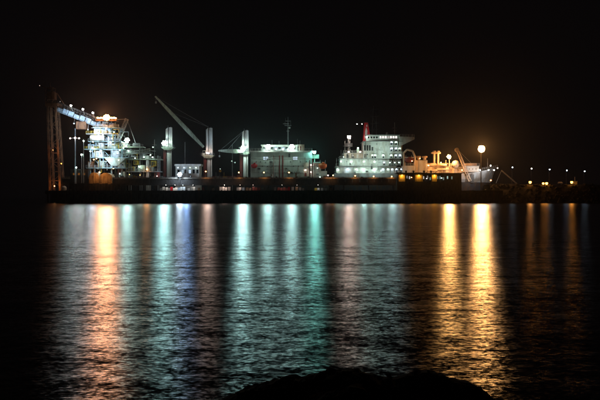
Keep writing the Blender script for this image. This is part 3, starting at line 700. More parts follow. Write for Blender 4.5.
for px in (418.4, 424.6):
    c = P(px, 160, YT + 1.5); b = MB(); b.lathe((c.x, c.y, c.z), [(.75, 0), (.75, 1.1), (1.35, 1.2), (1.35, 1.8), (.9, 2.0)], 12); b.build('ventilator', M['cream'], s2)
dk = MB().pbox(427.5, 462, 166.6, 173.1, YT + 1.5, YT + 15).build('process_deck', M['cream'], s2)
b = MB(); b.rail([P(427.5, 166.6, YT + 1.6), P(462, 166.6, YT + 1.6)], step=1.2); b.build('railing', M['cream'], dk)
for px, py, L_, r_ in ((431, 164.6, 4.5, .75), (441, 165.2, 5, .6), (432, 170.4, 4.6, .5), (443, 169.4, 6, .45)):
    b = MB(); b.lathe(P(px, py, YT + .4) + Vector((-L_ / 2, 0, 0)), [(r_ * .5, -.3), (r_, 0), (r_, L_), (r_ * .5, L_ + .3)], 12, 'x'); b.build('pressure_vessel', M['cream'], s2, True)
for k in range(16):
    px = random.uniform(428, 462); py = random.uniform(162, 171); b = MB(); q = P(px, py, YT + .9)
    if k % 2: b.bar(q, q + Vector((random.uniform(2, 5), 0, 0)), .14, 6); b.bar(q, q + Vector((0, 0, -random.uniform(1, 2.4))), .14, 6)
    else: b.bar(q + Vector((0, 0, -2)), q + Vector((0, 0, random.uniform(-.5, 1.6))), .2, 6); b.lathe(q, [(.34, -.2), (.34, .1)], 8)
    b.build('pipe', M['cream'] if k % 3 else M['grey'], s2)
b = MB()
for px in (434.2, 438): b.bar(P(px, 167, YT + 2), P(px, 153, YT + 2), .52, 10)
b.pbox(431.6, 440.8, 152.2, 153.6, YT + .9, YT + 3.2); b.build('vent_mast', M['cream'], s2)
for px in (434.2, 438): b = MB(); b.lathe(P(px, 152.2, YT + 2), [(.9, 0), (.9, .5), (.5, .8)], 10); b.build('vent_cowl', M['cream'], s2)
b = MB(); b.lathe(P(455.5, 164.2, YT + 1), [(.2, -1.9), (1.3, -1.5), (1.9, -.4), (1.9, .4), (1.3, 1.5), (.2, 1.9)], 16); b.build('gas_sphere', M['white'], s2, True)
b = MB(); b.bar(P(449.5, 167, YT - .3), P(449.5, 158.5, YT - .3), .2, 8, .13); b.build('lamp_mast', M['cream'], s2)
bank(s2, P(449, 156.8, YT - 1.2), 'sod', 160, 3, 3, .32, .72)
beam(P(449, 157, YT - 1), 'gold', 1.5, rad=1.2)
flood(s2, P(428.5, 165.4, YT - .8), 'sod', 40, .22, 'deck_lamp'); flood(s2, P(441, 162.5, YT - .8), 'sod', 30, .22, 'deck_lamp'); flood(s2, P(412, 161, YT - 1.2), 'sod', 24, .2, 'deck_lamp'); flood(s2, P(420, 158.4, YT - 1.6), 'sod', 30, .16, 'deck_lamp')
flood(s2, P(462, 170, YT - 2), 'sod', 30, .2, 'deck_lamp')
# leaning hose crane
b = MB(); b.truss(P(470, 181, YT - 1.8), P(457.6, 150.5, YT - 1.8), 1.1, 1.0, 12, .13); b.lathe(P(456.8, 149.8, YT - 1.8) + Vector((0, .7, 0)), [(1.0, 0), (1.0, 1.4)], 12, 'y'); b.build('leaning_crane_arm', M['cream'], s2)
b = MB(); b.bar(P(457, 151, YT - 1.8), P(463.5, 172, YT - .5), .06, 4); b.bar(P(458, 150, YT - 1.8), P(474, 166, YT - .5), .05, 4); b.build('stay_cable', M['grey'], s2)
fd = tier(462.5, 479, 165.6, 171.8, YT + .8, YT + 12, 'white', 'forward_deckhouse')
MB().pbox(466, 476.6, 163.2, 165.6, YT + 3, YT + 9).build('locker', M['cream'], s2)
for i in range(4): porthole(fd, 466 + i * 3.3, 169, YT + .8, .25)
b = MB(); b.rail([P(480, 170.6, Y1 + 2), P(497.6, 167.2, Y1 + 8)], step=1.4); b.build('bow_railing', M['white'], s2)
for px, py, s in ((480.3, 170, 26), (488.6, 170, 26), (494, 170, 26), (490.6, 165.6, 12), (497.5, 168, 3)): flood(s2, P(px, py, Y1 + .3), 'white', s, .3, 'deck_lamp')
b = MB(); b.bar(P(487.6, 172, Y1 + 5), P(487.6, 158.5, Y1 + 5), .13, 6, .07); b.build('foremast', M['grey'], s2)
for px in (466.5, 472): 
    b = MB(); b.lathe(P(px, 174.6, Y1 - .3) + Vector((0, .3, 0)), [(.6, 0), (.6, .4), (.4, .45)], 10, 'y'); b.build('fairlead', M['dgrey'], s2)
MB().pbox(470.5, 474, 174.4, 183, Y1 - .25, Y1 - .01).build('side_door', M['black'], s2)
for px in (484, 490): MB().pbox(px, px + 2.8, 174.2, 175.4, Y1 + 1.2, Y1 + 1.4)
flood(s2, P(490, 180.3, YG + 4), 'sod', 30, .3, 'deck_lamp') if False else None
glow(s2, P(480, 174, Y1 - 8), 'white', 1500); glow(s2, P(492, 174, Y1 - 7), 'white', 700); glow(s2, P(436, 166, YT - 7), 'sod', 1300); glow(s2, P(462, 166, YT - 7), 'sod', 900); glow(s2, P(423, 164, YT - 7), 'sod', 500)  # fill spots added off the ship's side to brighten bow and deck machinery
glow(s2, P(383, 148, YT - 8), 'gw', 1300); glow(s2, P(350, 158, YT - 8), 'gw', 900); glow(s2, P(372, 166, YT - 8), 'gw', 700)  # more added fill spots in open air, for the white stepped decks
# gangway from the bow down to the breakwater
gw = thing('mooring_boom', 'pale steel boom sloping from the white bow down to the breakwater', 'boom', P(517.5, 185, 394))
b = MB(); b.truss(P(501.5, 170.5, 396), P(517.5, 184.2, 394), .35, .7, 10, .06); b.build('boom_truss', M['grey'], gw)
b = MB(); b.bar(P(499, 184.2, 394), P(517.5, 184, 394), .06, 4); b.bar(P(501.5, 170.5, 396), P(496, 183, 396), .05, 4); b.build('stay_line', M['grey'], gw)

# ------------------------------------------------------------------ tall sodium mast
YM = 392
hm = thing('high_mast_lamp', 'tall mast carrying the largest orange sodium lamp cluster beside the pale bow', 'lamp mast', (P(481, 0, YM).x, YM, ZD))
q = P(481, 149, YM); b = MB(); b.bar((q.x, YM, ZD), (q.x, YM, q.z + 1.6), .28, 10, .14); b.build('pole', M['dgrey'], hm)
b = MB(); b.lathe((q.x, YM, q.z + 1.5), [(1.6, 0), (1.6, .15), (.4, .3)], 14); b.build('head_frame', M['dgrey'], hm)
bank(hm, (q.x, YM - .9, q.z), 'sod', 300, 4, 4, .32, .68)
beam((q.x, YM - 1.2, q.z), 'gold', 2.1, rad=1.5)

# ------------------------------------------------------------------ low dock building with yellow lit bays
YD = 381
db = thing('dock_building', 'low dark dock building with yellow lit bays in front of the white ship', 'building', (P(430, 0, YD).x, YD, ZD))
wl_ = MB().pbox(397.5, 461.5, 173.6, 190.6, YD, YD + 7).build('wall', M['gal'], db)
b = MB().pbox(396.5, 462.5, 172.9, 173.58, YD - .5, YD + 7.5); b.build('roof', M['gal'], db)
for px, w_ in ((402, 3.3), (419, 3.9), (434.5, 2.6)):
    b = MB(); b.pbox(px - w_, px + w_, 175, 181.6, YD - .1, YD - .004); b.build('bay_panel', M['tarp'], db)
    b = MB(); b.pbox(px - w_ - .3, px - w_, 174.4, 181.8, YD - .9, YD - .004); b.build('bay_pier', M['gal'], db); b = MB(); b.pbox(px + w_, px + w_ + .3, 174.4, 181.8, YD - .9, YD - .004); b.build('bay_pier', M['gal'], db)
    flood(db, P(px, 175.2, YD - .7), 'yel', 30, .16, 'wall_lamp'); glow(db, P(px, 176, YD - 1.0), 'yel', 110, .15)
for px, py in ((407, 177), (409.5, 177.6), (423.5, 177.6), (427.5, 177), (430.2, 178.6), (437.5, 177.6), (440, 177.4), (443.5, 178.6), (447.5, 177.5), (451.8, 177.8)):
    window(db, px, py, YD, .55, 1.2, em('white' if px < 430 else 'gw', .55 if random.random() < .7 else .2))
flood(db, P(411.5, 177.4, YD - .4), 'sod', 20, .16, 'wall_lamp'); flood(db, P(426.7, 178.4, YD - .4), 'white', 9, .13, 'wall_lamp'); flood(db, P(441.5, 178, YD - .4), 'gw', 6, .2, 'wall_lamp')
for px in (406, 413.5, 424, 431): 
    b = MB(); b.lathe(P(px, 172.9, YD + 2), [(.35, 0), (.35, .6), (.55, .7), (.55, 1.0), (.2, 1.1)], 8); b.build('roof_ventilator', M['dgrey'], db)
q = P(490, 180.5, 388)
street_lamp(490.4, 180.3, 388, ZD, 'sod', 9, .3, 'low sodium lamp at the foot of the pale blue bow', None)

# ------------------------------------------------------------------ breakwater lamps
for i, (px, py) in enumerate(((512, 167.4), (531, 168.6), (549, 169.4), (566.2, 170.4), (584, 171.3))):
    t = street_lamp(px, py, 390, top - .3, 'bw' if i != 1 else 'white', 9, .27, '%s of five tall white lamp posts on the right hand breakwater' % ['leftmost', 'second from the left', 'middle', 'fourth from the left', 'rightmost'][i],
                'white lamp posts along the breakwater', 'lamp_post')
for i, (px, py, r_) in enumerate(((529.6, 182.2, .62), (542.6, 183.4, .5), (546, 183.3, .6), (571, 182.2, .58))):
    t = street_lamp(px, py, 384, top - .4, 'amb', 9, r_, 'low amber lamp on the breakwater ' + ['between the first two white lamp posts', 'left one of the close pair', 'right one of the close pair', 'beside the fourth white lamp post'][i],
                'amber lamps low on the breakwater', 'marker_lamp', 'lamp')
beam(P(529.6, 181, 383), 'amb', .022); beam(P(571, 181, 383), 'amb', .022)
# small kiosk and signal pole on the breakwater
kk = thing('kiosk', 'tiny white kiosk with a short pole standing beside the right amber lamp', 'kiosk', P(575.5, 184.5, 386))
b = MB(); b.pbox(573.6, 577.2, 181.6, 184.9, 386, 388); b.build('cabin', M['white'], kk)
b = MB(); b.pbox(573.2, 577.6, 181.2, 181.58, 385.7, 388.3); b.build('roof', M['grey'], kk)
b = MB(); b.bar(P(574.8, 181.5, 387), P(574.8, 176.8, 387), .09, 6); b.build('pole', M['white'], kk)
kk = thing('rowing_dinghy_on_stand', 'small white upturned dinghy on a stand left of the kiosk', 'dinghy', P(560.3, 184.6, 386))
b = MB(); c = P(560.3, 182.6, 386); b.add([(c.x - 1.1, c.y - .6, c.z - .3), (c.x + 1.1, c.y - .6, c.z - .3), (c.x + 1.2, c.y + .6, c.z - .3), (c.x - 1.1, c.y + .6, c.z - .3), (c.x - .9, c.y, c.z + .4), (c.x + .6, c.y, c.z + .45)],
      [(0, 1, 5, 4), (2, 3, 4, 5), (0, 4, 3), (1, 2, 5), (0, 3, 2, 1)]); b.build('hull', M['white'], kk)
b = MB(); [b.bar((c.x + dx, c.y, c.z - 1.1), (c.x + dx, c.y, c.z - .3), .07, 4) for dx in (-.8, .8)]; b.build('stand', M['dgrey'], kk)

# ------------------------------------------------------------------ shiploader on the left
YS = 386; k = S(YS)
sl = thing('shiploader', 'tall shiploader with rusty lattice legs, pale blue boom gallery and cluttered lit machine tower', 'shiploader', (P(90, 0, YS).x, YS, ZD))
LEG = [((50.2, 190), (47.6, 106)), ((60.4, 190), (55.6, 106))]
for (a, t_) in LEG:
    for dy in (0, 6):
        A = P(*a, YS) + Vector((0, dy, 0)); T = P(*t_, YS) + Vector((0, dy * .8, 0)); A.z = ZD
        b = MB(); d = T - A
        b.box(A.x - .5, A.x + .5, A.y - .5, A.y + .5, ZD, ZD + .8)
        b.hexa([A + Vector(v) for v in ((-.5, -.4, 0), (.5, -.4, 0), (.5, .4, 0), (-.5, .4, 0))] + [T + Vector(v) for v in ((-.42, -.35, 0), (.42, -.35, 0), (.42, .35, 0), (-.42, .35, 0))])
        for i in range(1, 14): q = A + d * i / 14; b.box(q.x - .56, q.x + .56, q.y - .46, q.y + .46, q.z - .09, q.z + .09)
        b.build('tower_leg', M['rust'], sl)
b = MB()
for i in range(9):
    t0, t1 = i / 9, (i + 1) / 9
    l0 = P(50.2 - 2.6 * t0, 190 - 84 * t0, YS); l1 = P(50.2 - 2.6 * t1, 190 - 84 * t1, YS); r0 = P(60.4 - 4.8 * t0, 190 - 84 * t0, YS); r1 = P(60.4 - 4.8 * t1, 190 - 84 * t1, YS)
    dd = Vector((0, 5.5, 0))
    b.bar(l1, r1, .13, 4); b.bar(l1 + dd, r1 + dd, .13, 4); b.bar(l0 + dd, r1 + dd, .11, 4) if i % 2 else b.bar(r0 + dd, l1 + dd, .11, 4)
    b.bar(r0, r1 + dd, .11, 4); b.bar(l0, l1 + dd, .11, 4)
b.build('leg_bracing', M['rust'], sl)
b = MB(); b.ladder(P(54, 189, YS - .6), P(51.6, 106, YS - .6), .6); b.build('ladder', M['rust'], sl)
hd = MB().pbox(45, 57.5, 103, 106, YS - 1, YS + 7).build('tower_platform', M['rust'], sl)
b = MB(); b.rail([P(45, 103, YS - .9), P(57.5, 103, YS - .9)], step=1.2); b.build('railing', M['rust'], hd)
b = MB(); b.truss(P(50.5, 103, YS + 2), P(50.2, 88, YS + 2), 3.6, 4, 4, .16); b.pbox(47, 54.6, 92, 99, YS + .4, YS + 4); b.build('tower_head', M['rust'], sl)
b = MB(); b.bar(P(41, 86, YS + 2), P(53, 90, YS + 2), .2, 6); b.bar(P(50.3, 88, YS + 2), P(50.3, 82.5, YS + 2), .15, 6); b.bar(P(57, 93, YS + 2), P(64, 104, YS + 2), .15, 6); b.build('head_outrigger', M['rust'], sl)
flood(sl, P(39.7, 85.6, YS + 1), 'pink', 1.6, .16, 'aviation_lamp')
flood(sl, P(60.2, 101.5, YS + 1), 'white', 1.3, .14, 'aviation_lamp')
for px, py, wt in ((55, 184, 420), (56, 150, 260)): glow(sl, P(px, py, YS - 4), 'sod', wt)
for px, py in ((68, 118), (82, 124), (96, 130)): glow(sl, P(px, py, YS - 5), 'bw', 1500)  # fill spots added in front of the boom to light its blue cladding
for px, py in ((95, 137), (108, 137), (98, 153), (114, 152), (106, 162)): glow(sl, P(px, py, YS - 4.5), 'bw', 1000)  # added fill spots that brighten the machine tower, no fixture modelled at them
# boom gallery
A = P(57, 107.5, YS); Bq = P(108, 127.5, YS); d = Bq - A
b = MB(); b.truss(A + Vector((0, 3, 0)), Bq + Vector((0, 3, 0)), 2.7, 4.6, 16, .15); b.build('boom_truss', M['dgrey'], sl)
u = Vector((d.z, 0, -d.x)).normalized(); u = -u if u.z < 0 else u
for i in range(9):
    t0, t1 = (i + .06) / 9, (i + .94) / 9; p0 = A + d * t0 + Vector((0, .45, 0)); p1 = A + d * t1 + Vector((0, .45, 0)); h0, h1 = -1.25, (.75 if i % 3 else .25)
    e = Vector((0, .1, 0)); b = MB(); b.hexa([p0 + u * h0 - e, p1 + u * h0 - e, p1 + u * h0 + e, p0 + u * h0 + e, p0 + u * h1 - e, p1 + u * h1 - e, p1 + u * h1 + e, p0 + u * h1 + e])
    b.build('cladding_panel', M['blue'], sl)
    b = MB(); e2 = Vector((0, 4.9, 0)); b.hexa([p0 + u * -1.7, p1 + u * -1.7, p1 + u * -1.7 + e2, p0 + u * -1.7 + e2, p0 + u * -1.52, p1 + u * -1.52, p1 + u * -1.52 + e2, p0 + u * -1.52 + e2]); b.build('floor_panel', M['blue'], sl)
b = MB(); b.rail([A + u * 1.6, Bq + u * 1.6], step=1.6); b.build('boom_railing', M['grey'], sl)
for px, py, s in ((71, 105.6, 45), (83, 109.2, 45), (93, 112.8, 45)):
    c = P(px, py, YS - 2.6); flood(sl, c, 'white', s, .42); b = MB(); b.bar(c + Vector((0, .3, -.2)), c + Vector((0, 3.0, -2.2)), .09, 4); b.build('lamp_arm', M['grey'], sl)
# under-boom work lights that wash the pale blue cladding
for px, py in ((74, 122), (88, 128)): flood(sl, P(px, py + 1.5, YS - 1.2), 'bw', 16, .18); b = MB(); c = P(px, py + 1, YS - .6); b.bar(c, c + Vector((0, 2, 3)), .06, 4); b.build('lamp_arm', M['grey'], sl)
MB().pbox(76, 86, 121.5, 129, YS + .2, YS + 5).build('drive_house', M['rust'], sl)
# orange lamp row on the tower head
bank(sl, P(106.6, 117.6, YS - 2.6), 'sod', 120, 4, 4, .3, .62)
for px in (98.5, 101.8, 112, 115): bank(sl, P(px, 117.9, YS - 2.2), 'sod', 60, 2, 1, .3, .75)
beam(P(106.5, 117.5, YS - 2), 'salm', 1.9, rad=2.0)
MB().pbox(95.5, 116.5, 119.8, 120.7, YS - 2.2, YS + 3).build('lamp_gantry', M['rust'], sl)
b = MB(); b.rail([P(95.5, 119.8, YS - 2), P(116.5, 119.8, YS - 2)], step=1.1); b.build('railing', M['grey'], sl)
# machine tower: legs, platforms with rails, houses, drums, pipes
for px in (90.5, 100, 111.5, 122):
    for dy in (0, 8):
        b = MB(); q = P(px, 121 if 95 < px < 116 else 146, YS + dy); q.x = P(px, 0, YS).x; b.bar((q.x, YS + dy, ZD), (q.x, YS + dy, P(0, 121 if 95 < px < 116 else 146, YS).z), .32, 6); b.build('portal_leg', M['teal'], sl)
plats = [(93, 119, 127), (86, 112, 133.4), (88, 121, 141), (84, 124, 148.8), (90, 128, 157), (86, 126, 167.5)]
for x0, x1, py in plats:
    o = MB().pbox(x0, x1, py, py + .8, YS - 1.4, YS + 9).build('platform', M['teal'] if py != 133.4 else M['grey'], sl)
    b = MB(); b.rail([P(x0, py, YS - 1.3), P(x1, py, YS - 1.3)], step=1.2, r=.045); b.build('railing', M['yellow'] if py in (133.4, 148.8) else M['grey'], o)
b = MB()
for i, (x0, x1, py) in enumerate(plats[:-1]):
    pn = plats[i + 1]; 
    for xx in (97, 106, 114):
        s_ = 1 if (i + xx) % 2 else -1; b.bar(P(xx - 4 * s_, py, YS + .3), P(xx + 4 * s_, pn[2], YS + .3), .13, 4)
b.build('cross_bracing', M['teal'], sl)
boxes = [(102.5, 108, 121.6, 127, 'white'), (109, 113.5, 123, 127, 'blue'), (94, 99.5, 128.6, 133.4, 'white'), (101.5, 106.5, 129, 133.4, 'grey'), (108.5, 111, 130.5, 133.4, 'blue'), (107, 113, 136.6, 141, 'dgrey'),
         (99, 104, 143, 148.8, 'white'), (108, 116, 143.5, 148.8, 'teal'), (88, 94, 144, 148.8, 'blue'), (96, 102.5, 151, 157, 'white'), (92, 95, 152.5, 157, 'blue'), (112, 119, 150.5, 157, 'grey'), (100, 104, 161, 167.5, 'green'), (118, 124, 162, 167.5, 'green'), (88, 92.5, 161.5, 167.5, 'rust')]
for x0, x1, y0, y1, m_ in boxes:
    o = MB().pbox(x0, x1, y0, y1, YS - .6, YS + 3).build('equipment_cabinet', M[m_], sl)
    MB().pbox(x0 + .5, (x0 + x1) / 2 - .15, y0 + .9, y1 - .6, YS - .68, YS - .603).build('door', M['grey'], o)
    if x1 - x0 > 5: window(o, x1 - 1.4, (y0 + y1) / 2, YS - .6, .7, .7)
# white drum, hopper, chute
b = MB(); b.lathe(P(91, 138.2, YS - .9), [(1.1, -.3), (1.45, 0), (1.45, 5.8), (1.1, 6.1)], 18, 'x'); b.build('conveyor_drum', M['white'], sl, True)
for i in range(3): b = MB(); b.lathe(P(92 + i * 4.6, 138.2, YS - .9), [(1.52, 0), (1.52, .14)], 18, 'x'); b.build('drum_band', M['yellow'] if i != 1 else M['grey'], sl)
b = MB(); c = P(115, 0, YS); zt1, zt0 = P(0, 157.8, YS).z, P(0, 166, YS).z
b.hexa([(c.x - 1.4, YS - .8, zt0), (c.x + 1.6, YS - .8, zt0), (c.x + 1.6, YS + 3, zt0), (c.x - 1.4, YS + 3, zt0), (c.x - 4.6, YS - 1.3, zt1), (c.x + 5.4, YS - 1.3, zt1), (c.x + 5.4, YS + 6, zt1), (c.x - 4.6, YS + 6, zt1)])
b.build('hopper', M['green'], sl)
b = MB(); b.hexa([P(108, 131, YS - .5), P(111, 130, YS - .5), P(111, 130, YS + 1), P(108, 131, YS + 1), P(104, 124, YS - .5), P(107, 122.8, YS - .5), P(107, 122.8, YS + 1), P(104, 124, YS + 1)]); b.build('chute', M['blue'], sl)
for kx in range(70):
    px = random.uniform(90, 121); py = random.uniform(125, 166); q = P(px, py, YS - random.uniform(.2, 1.2)); b = MB()
    L_ = random.uniform(1.5, 4.5)
    if kx % 2: b.bar(q, q + Vector((L_, 0, 0)), .13, 6); b.bar(q + Vector((L_, 0, 0)), q + Vector((L_, 0, -L_ * .5)), .13, 6)
    else: b.bar(q, q + Vector((0, 0, -L_)), .13, 6); b.lathe(q, [(.26, -.1), (.26, .2)], 8)
    b.build('pipe', M[random.choice(['white', 'blue', 'yellow', 'grey', 'teal'])], sl)
b = MB()
for i, (x0, x1, py) in enumerate(plats[:-1]): 
    b.ladder(P(119 - (i % 2) * 24, plats[i + 1][2], YS - 1.5), P(119 - (i % 2) * 24, py, YS - 1.5), .6)
b.build('access_ladder', M['yellow'], sl)
for px, py, kd, s, r_ in ((110.5, 142.4, 'bw', 40, .34), (92.5, 147.6, 'bw', 40, .34), (90.5, 151.2, 'bw', 36, .3), (106, 128.6, 'bw', 26, .26), (97.5, 130.5, 'gw', 16, .22), (103, 134.5, 'gw', 18, .2), (114, 132, 'bw', 18, .2),
        (101, 150.5, 'gw', 16, .22), (120, 150.2, 'gw', 16, .22), (109, 158.6, 'gw', 12, .2), (96.5, 158.6, 'sod', 20, .22), (118.5, 160, 'white', 10, .2), (93, 141.8, 'bw', 14, .2), (123.5, 148, 'gw', 20, .24)):
    flood(sl, P(px, py, YS - 2.3), kd, s, r_, 'work_lamp')
flood(sl, P(54.5, 186, YS - 3), 'sod', 16, .22, 'work_lamp'); flood(sl, P(63.5, 187, YS - 2), 'amb', 12, .18, 'work_lamp'); flood(sl, P(53, 150, YS - 2.2), 'sod', 5, .14, 'work_lamp')
# luffing frame rising on the right of the tower
b = MB(); b.truss(P(118, 141, YS + 3), P(127, 119, YS + 3), 1.4, 1.6, 8, .13); b.bar(P(127, 119, YS + 3), P(104, 120, YS + 3), .09, 4); b.bar(P(127, 119, YS + 3), P(137, 147, YS + 3), .08, 4); b.build('luffing_frame', M['grey'], sl)

# ------------------------------------------------------------------ secondary loader frame, x 120-160
YH = 389
lf = thing('transfer_station', 'grey steel transfer station with green white floodlights between shiploader and first crane', 'transfer station', (P(138, 0, YH).x, YH, ZD))
for px in (129, 140, 147.6, 158):
    for dy in (0, 5):
        b = MB(); x = P(px, 0, YH).x; b.bar((x, YH + dy, ZD), (x, YH + dy, P(0, 147 if px < 145 else 155.6, YH).z), .26 if px != 147.6 else .7, 8); b.build('column', M['grey'] if px != 147.6 else M['white'], lf)
for x0, x1, py, m_ in ((119, 143, 146.5, 'green'), (119, 150, 152.4, 'grey'), (128, 161, 158.8, 'green'), (126, 160, 171, 'grey')):
    o = MB().pbox(x0, x1, py, py + .9, YH - 1, YH + 6).build('floor_deck', M[m_], lf)
    b = MB(); b.rail([P(x0, py, YH - .9), P(x1, py, YH - .9)], step=1.2, r=.045); b.build('railing', M['grey'], o)
for x0, x1, y0, y1, m_ in ((121, 127, 142.4, 146.5, 'white'), (133, 139, 143, 146.5, 'dgrey'), (122, 131, 148.4, 152.4, 'dgrey'), (133.4, 138.5, 160.4, 164.6, 'yellow'), (151.2, 155.5, 160.8, 166, 'yellow'), (126.4, 129, 163, 171, 'yellow'),
                       (138, 145, 165, 171, 'green'), (131, 134, 166.5, 171, 'yellow'), (149, 153, 166.6, 171, 'teal'), (118, 123, 166, 174, 'redb'), (119, 125, 171.5, 177, 'white'), (155, 159, 172, 178.5, 'redb'), (141, 146, 153.3, 157, 'grey')):
    o = MB().pbox(x0, x1, y0, y1, YH - .5, YH + 2.6).build('cabinet', M[m_], lf); MB().pbox(x0 + .5, x0 + 1.9, y0 + .8, y1 - .3, YH - .58, YH - .503).build('door', M['dgrey'], o)
    if m_ == 'yellow' and x1 - x0 > 4: [MB().pbox(x0 + 2.3 + i * .9, x0 + 2.7 + i * .9, y0 + 1, y1 - 1, YH - .58, YH - .503).build('slot', M['black'], o) for i in range(2)]
b = MB(); b.truss(P(118, 155.6, YH - .5), P(150, 149.8, YH - .5), 1.2, 2, 14, .1); b.build('feeder_conveyor', M['green'], lf)
for kx in range(22):
    px = random.uniform(121, 158); py = random.uniform(150, 172); q = P(px, py, YH - random.uniform(.3, 1)); b = MB(); L_ = random.uniform(1, 3.6)
    if kx % 2: b.bar(q, q + Vector((L_, 0, -L_ * .1)), .1, 6)
    else: b.bar(q, q + Vector((0, 0, -L_)), .12, 6); b.lathe(q, [(.24, -.1), (.24, .2)], 8)
    b.build('pipe', M[random.choice(['white', 'green', 'yellow', 'grey', 'rust'])], lf)
b = MB(); b.bar(P(127, 146.5, YH), P(127, 141.5, YH), .16, 6); b.build('lamp_post', M['grey'], lf)
bank(lf, P(127.2, 140.2, YH - 1.2), 'gw', 75, 3, 3)
beam(P(127.2, 140, YH - 1.5), 'cyan', .22)
b = MB(); b.bar(P(154.5, 158.8, YH + 1), P(154.5, 139.5, YH + 1), .12, 6); b.bar(P(151.8, 145, YH + 1), P(156.8, 145, YH + 1), .08, 4); b.build('signal_mast', M['grey'], lf)
for px, py, kd, s, r_ in ((139.5, 166.5, 'gw', 26, .36), (128.6, 150.8, 'gw', 26, .3), (144, 157, 'gw', 24, .26), (152.6, 157.2, 'gw', 22, .26), (147, 169.2, 'sod', 30, .28), (150.5, 155, 'gw', 20, .22), (135, 158, 'gw', 10, .2),
        (119.8, 173.6, 'gw', 20, .24), (153, 147, 'gw', 14, .2), (129.5, 174.5, 'sod', 8, .14), (140, 175, 'sod', 10, .14), (157, 176, 'pink', 12, .14), (113.4, 168.2, 'sod', 22, .26)):
    flood(lf, P(px, py, YH - 2), kd, s, r_, 'work_lamp')

# ------------------------------------------------------------------ sheds, masts and posts at the left
def mast(px, pyb, pyt, Y, heads, label, mat_='grey', name='lamp_mast', zb=None, r=.2):
    q = P(px, pyt, Y); zb = ZD if zb is None else zb
    t = thing(name, label, 'lamp mast', (q.x, Y, zb)); b = MB(); b.bar((q.x, Y, zb), q, r, 8, r * .5)
    for hx, hy, kd, s, r_ in heads: c = P(hx, hy, Y - .5); b.bar((q.x, Y, c.z + .1), (c.x, Y - .2, c.z + .1), .06, 4)
    b.build('pole', M[mat_], t)
    for hx, hy, kd, s, r_ in heads: flood(t, P(hx, hy, Y - .9), kd, s, r_, 'lamp_head')
    return t
mast(75.2, 188, 128.5, 382, [(70.2, 138.2, 'pink', 24, .26), (75.2, 137.8, 'pink', 34, .36), (79.2, 138.2, 'white', 20, .28)], 'pale blue mast with three lamps in a row right of the rusty legs', 'blue', r=.36)
mast(83.6, 188, 139, 382, [(83.6, 141, 'gw', 24, .28)], 'slim mast with one white lamp between blue mast and machine tower')
mast(81.8, 160, 154, 382.4, [(81.6, 154.6, 'gw', 34, .34)], 'short post with a white flood lamp at the machine tower side')
mast(61.4, 188, 163.5, 381, [(61.4, 163.5, 'amb', 7, .24)], 'thin post with a dim yellow lamp close beside the rusty legs', 'dgrey')
mast(76.3, 188, 167.2, 381, [(76.3, 167.4, 'gw', 14, .3)], 'short post with a pale green lamp before the sheds')
mast(93.8, 188, 158.5, 379.4, [(93.8, 159.5, 'sod', 30, .24)], 'thin pole with an orange lamp rising beside the yellow lit sheds', 'tarp', r=.14)
mast(185, 181, 142, 398, [], 'bare slim pole right of the first deck crane', 'grey', 'flag_pole', zb=ZD, r=.26)
mast(232.3, 181, 144.5, 398, [(231.8, 161, 'gw', .5, .3), (235, 162.5, 'gw', .5, .3)], 'slim pole under the level crane jib', 'grey', 'flag_pole', zb=ZD, r=.16)
# arched sheds lit by sodium light
def shed(px0, px1, pyt, pyb, Y, D, label):
    a = P(px0, pyb, Y); b_ = P(px1, pyt, Y); t = thing('arched_shed', label, 'shed', ((a.x + b_.x) / 2, Y, ZD), 'arched storage sheds left of centre')
    w_ = b_.x - a.x; h = b_.z - a.z; b = MB(); n_ = 12; pr = [(a.x + w_ / 2 - w_ / 2 * math.cos(math.pi * i / n_), a.z + h * (.45 + .55 * math.sin(math.pi * i / n_))) for i in range(n_ + 1)]
    pr = [(a.x, ZD)] + pr + [(b_.x, ZD)]; m_ = len(pr)
    vs = [(x, Y, z) for x, z in pr] + [(x, Y + D, z) for x, z in pr]
    b.add(vs, [tuple(range(m_))] + [tuple(range(m_, 2 * m_))[::-1]] + [(i, m_ + i, m_ + (i + 1) % m_, (i + 1) % m_) for i in range(m_)]); b.build('shell', M['tarp'], t)
    b = MB(); b.box(a.x + w_ * .3, a.x + w_ * .7, Y - .08, Y - .004, ZD, ZD + 2.6); b.build('door', M['rust'], t)
    b = MB()
    for i in range(4): x = a.x + w_ * (.1 + .8 * i / 3); b.box(x - .05, x + .05, Y - .06, Y - .004, ZD + 2.7, a.z + h * .6)
    b.build('rib', M['rust'], t); return t
shed(89, 98.8, 172.4, 181, 380.5, 6, 'smaller yellow lit arched shed in front of the machine tower')
shed(99.4, 112, 172.8, 181, 381, 6, 'wider yellow lit arched shed at the right of the smaller one')
street_lamp(100, 172.3, 379.6, ZD, 'sod', 40, .3, 'bright sodium lamp standing between the two arched sheds', None)
glow(None, P(96, 175, 375.5), 'sod', 160); glow(None, P(106, 176, 375.5), 'sod', 130)  # unseen fill spots added before the sheds to brighten them
sc_ = thing('wharf_screen', 'dark plank screen along the wharf edge in front of the arched sheds', 'screen wall', (P(96, 0, 377.6).x, 377.6, ZD))
for i in range(19):
    a_, b2 = P(69 + i * 3, 0, 377.6).x, P(72 + i * 3, 0, 377.6).x
    b = MB(); b.box(a_ + .03, b2 - .03, 377.6, 377.72, ZD, P(0, 183.6, 377.6).z + random.uniform(-.25, .2)); b.build('plank_panel', M['gal' if i % 4 else 'pile'], sc_)
b = MB(); b.box(P(69, 0, 377.6).x, P(126, 0, 377.6).x, 377.73, 377.85, ZD + 1.8, ZD + 2); b.build('back_rail', M['pile'], sc_)
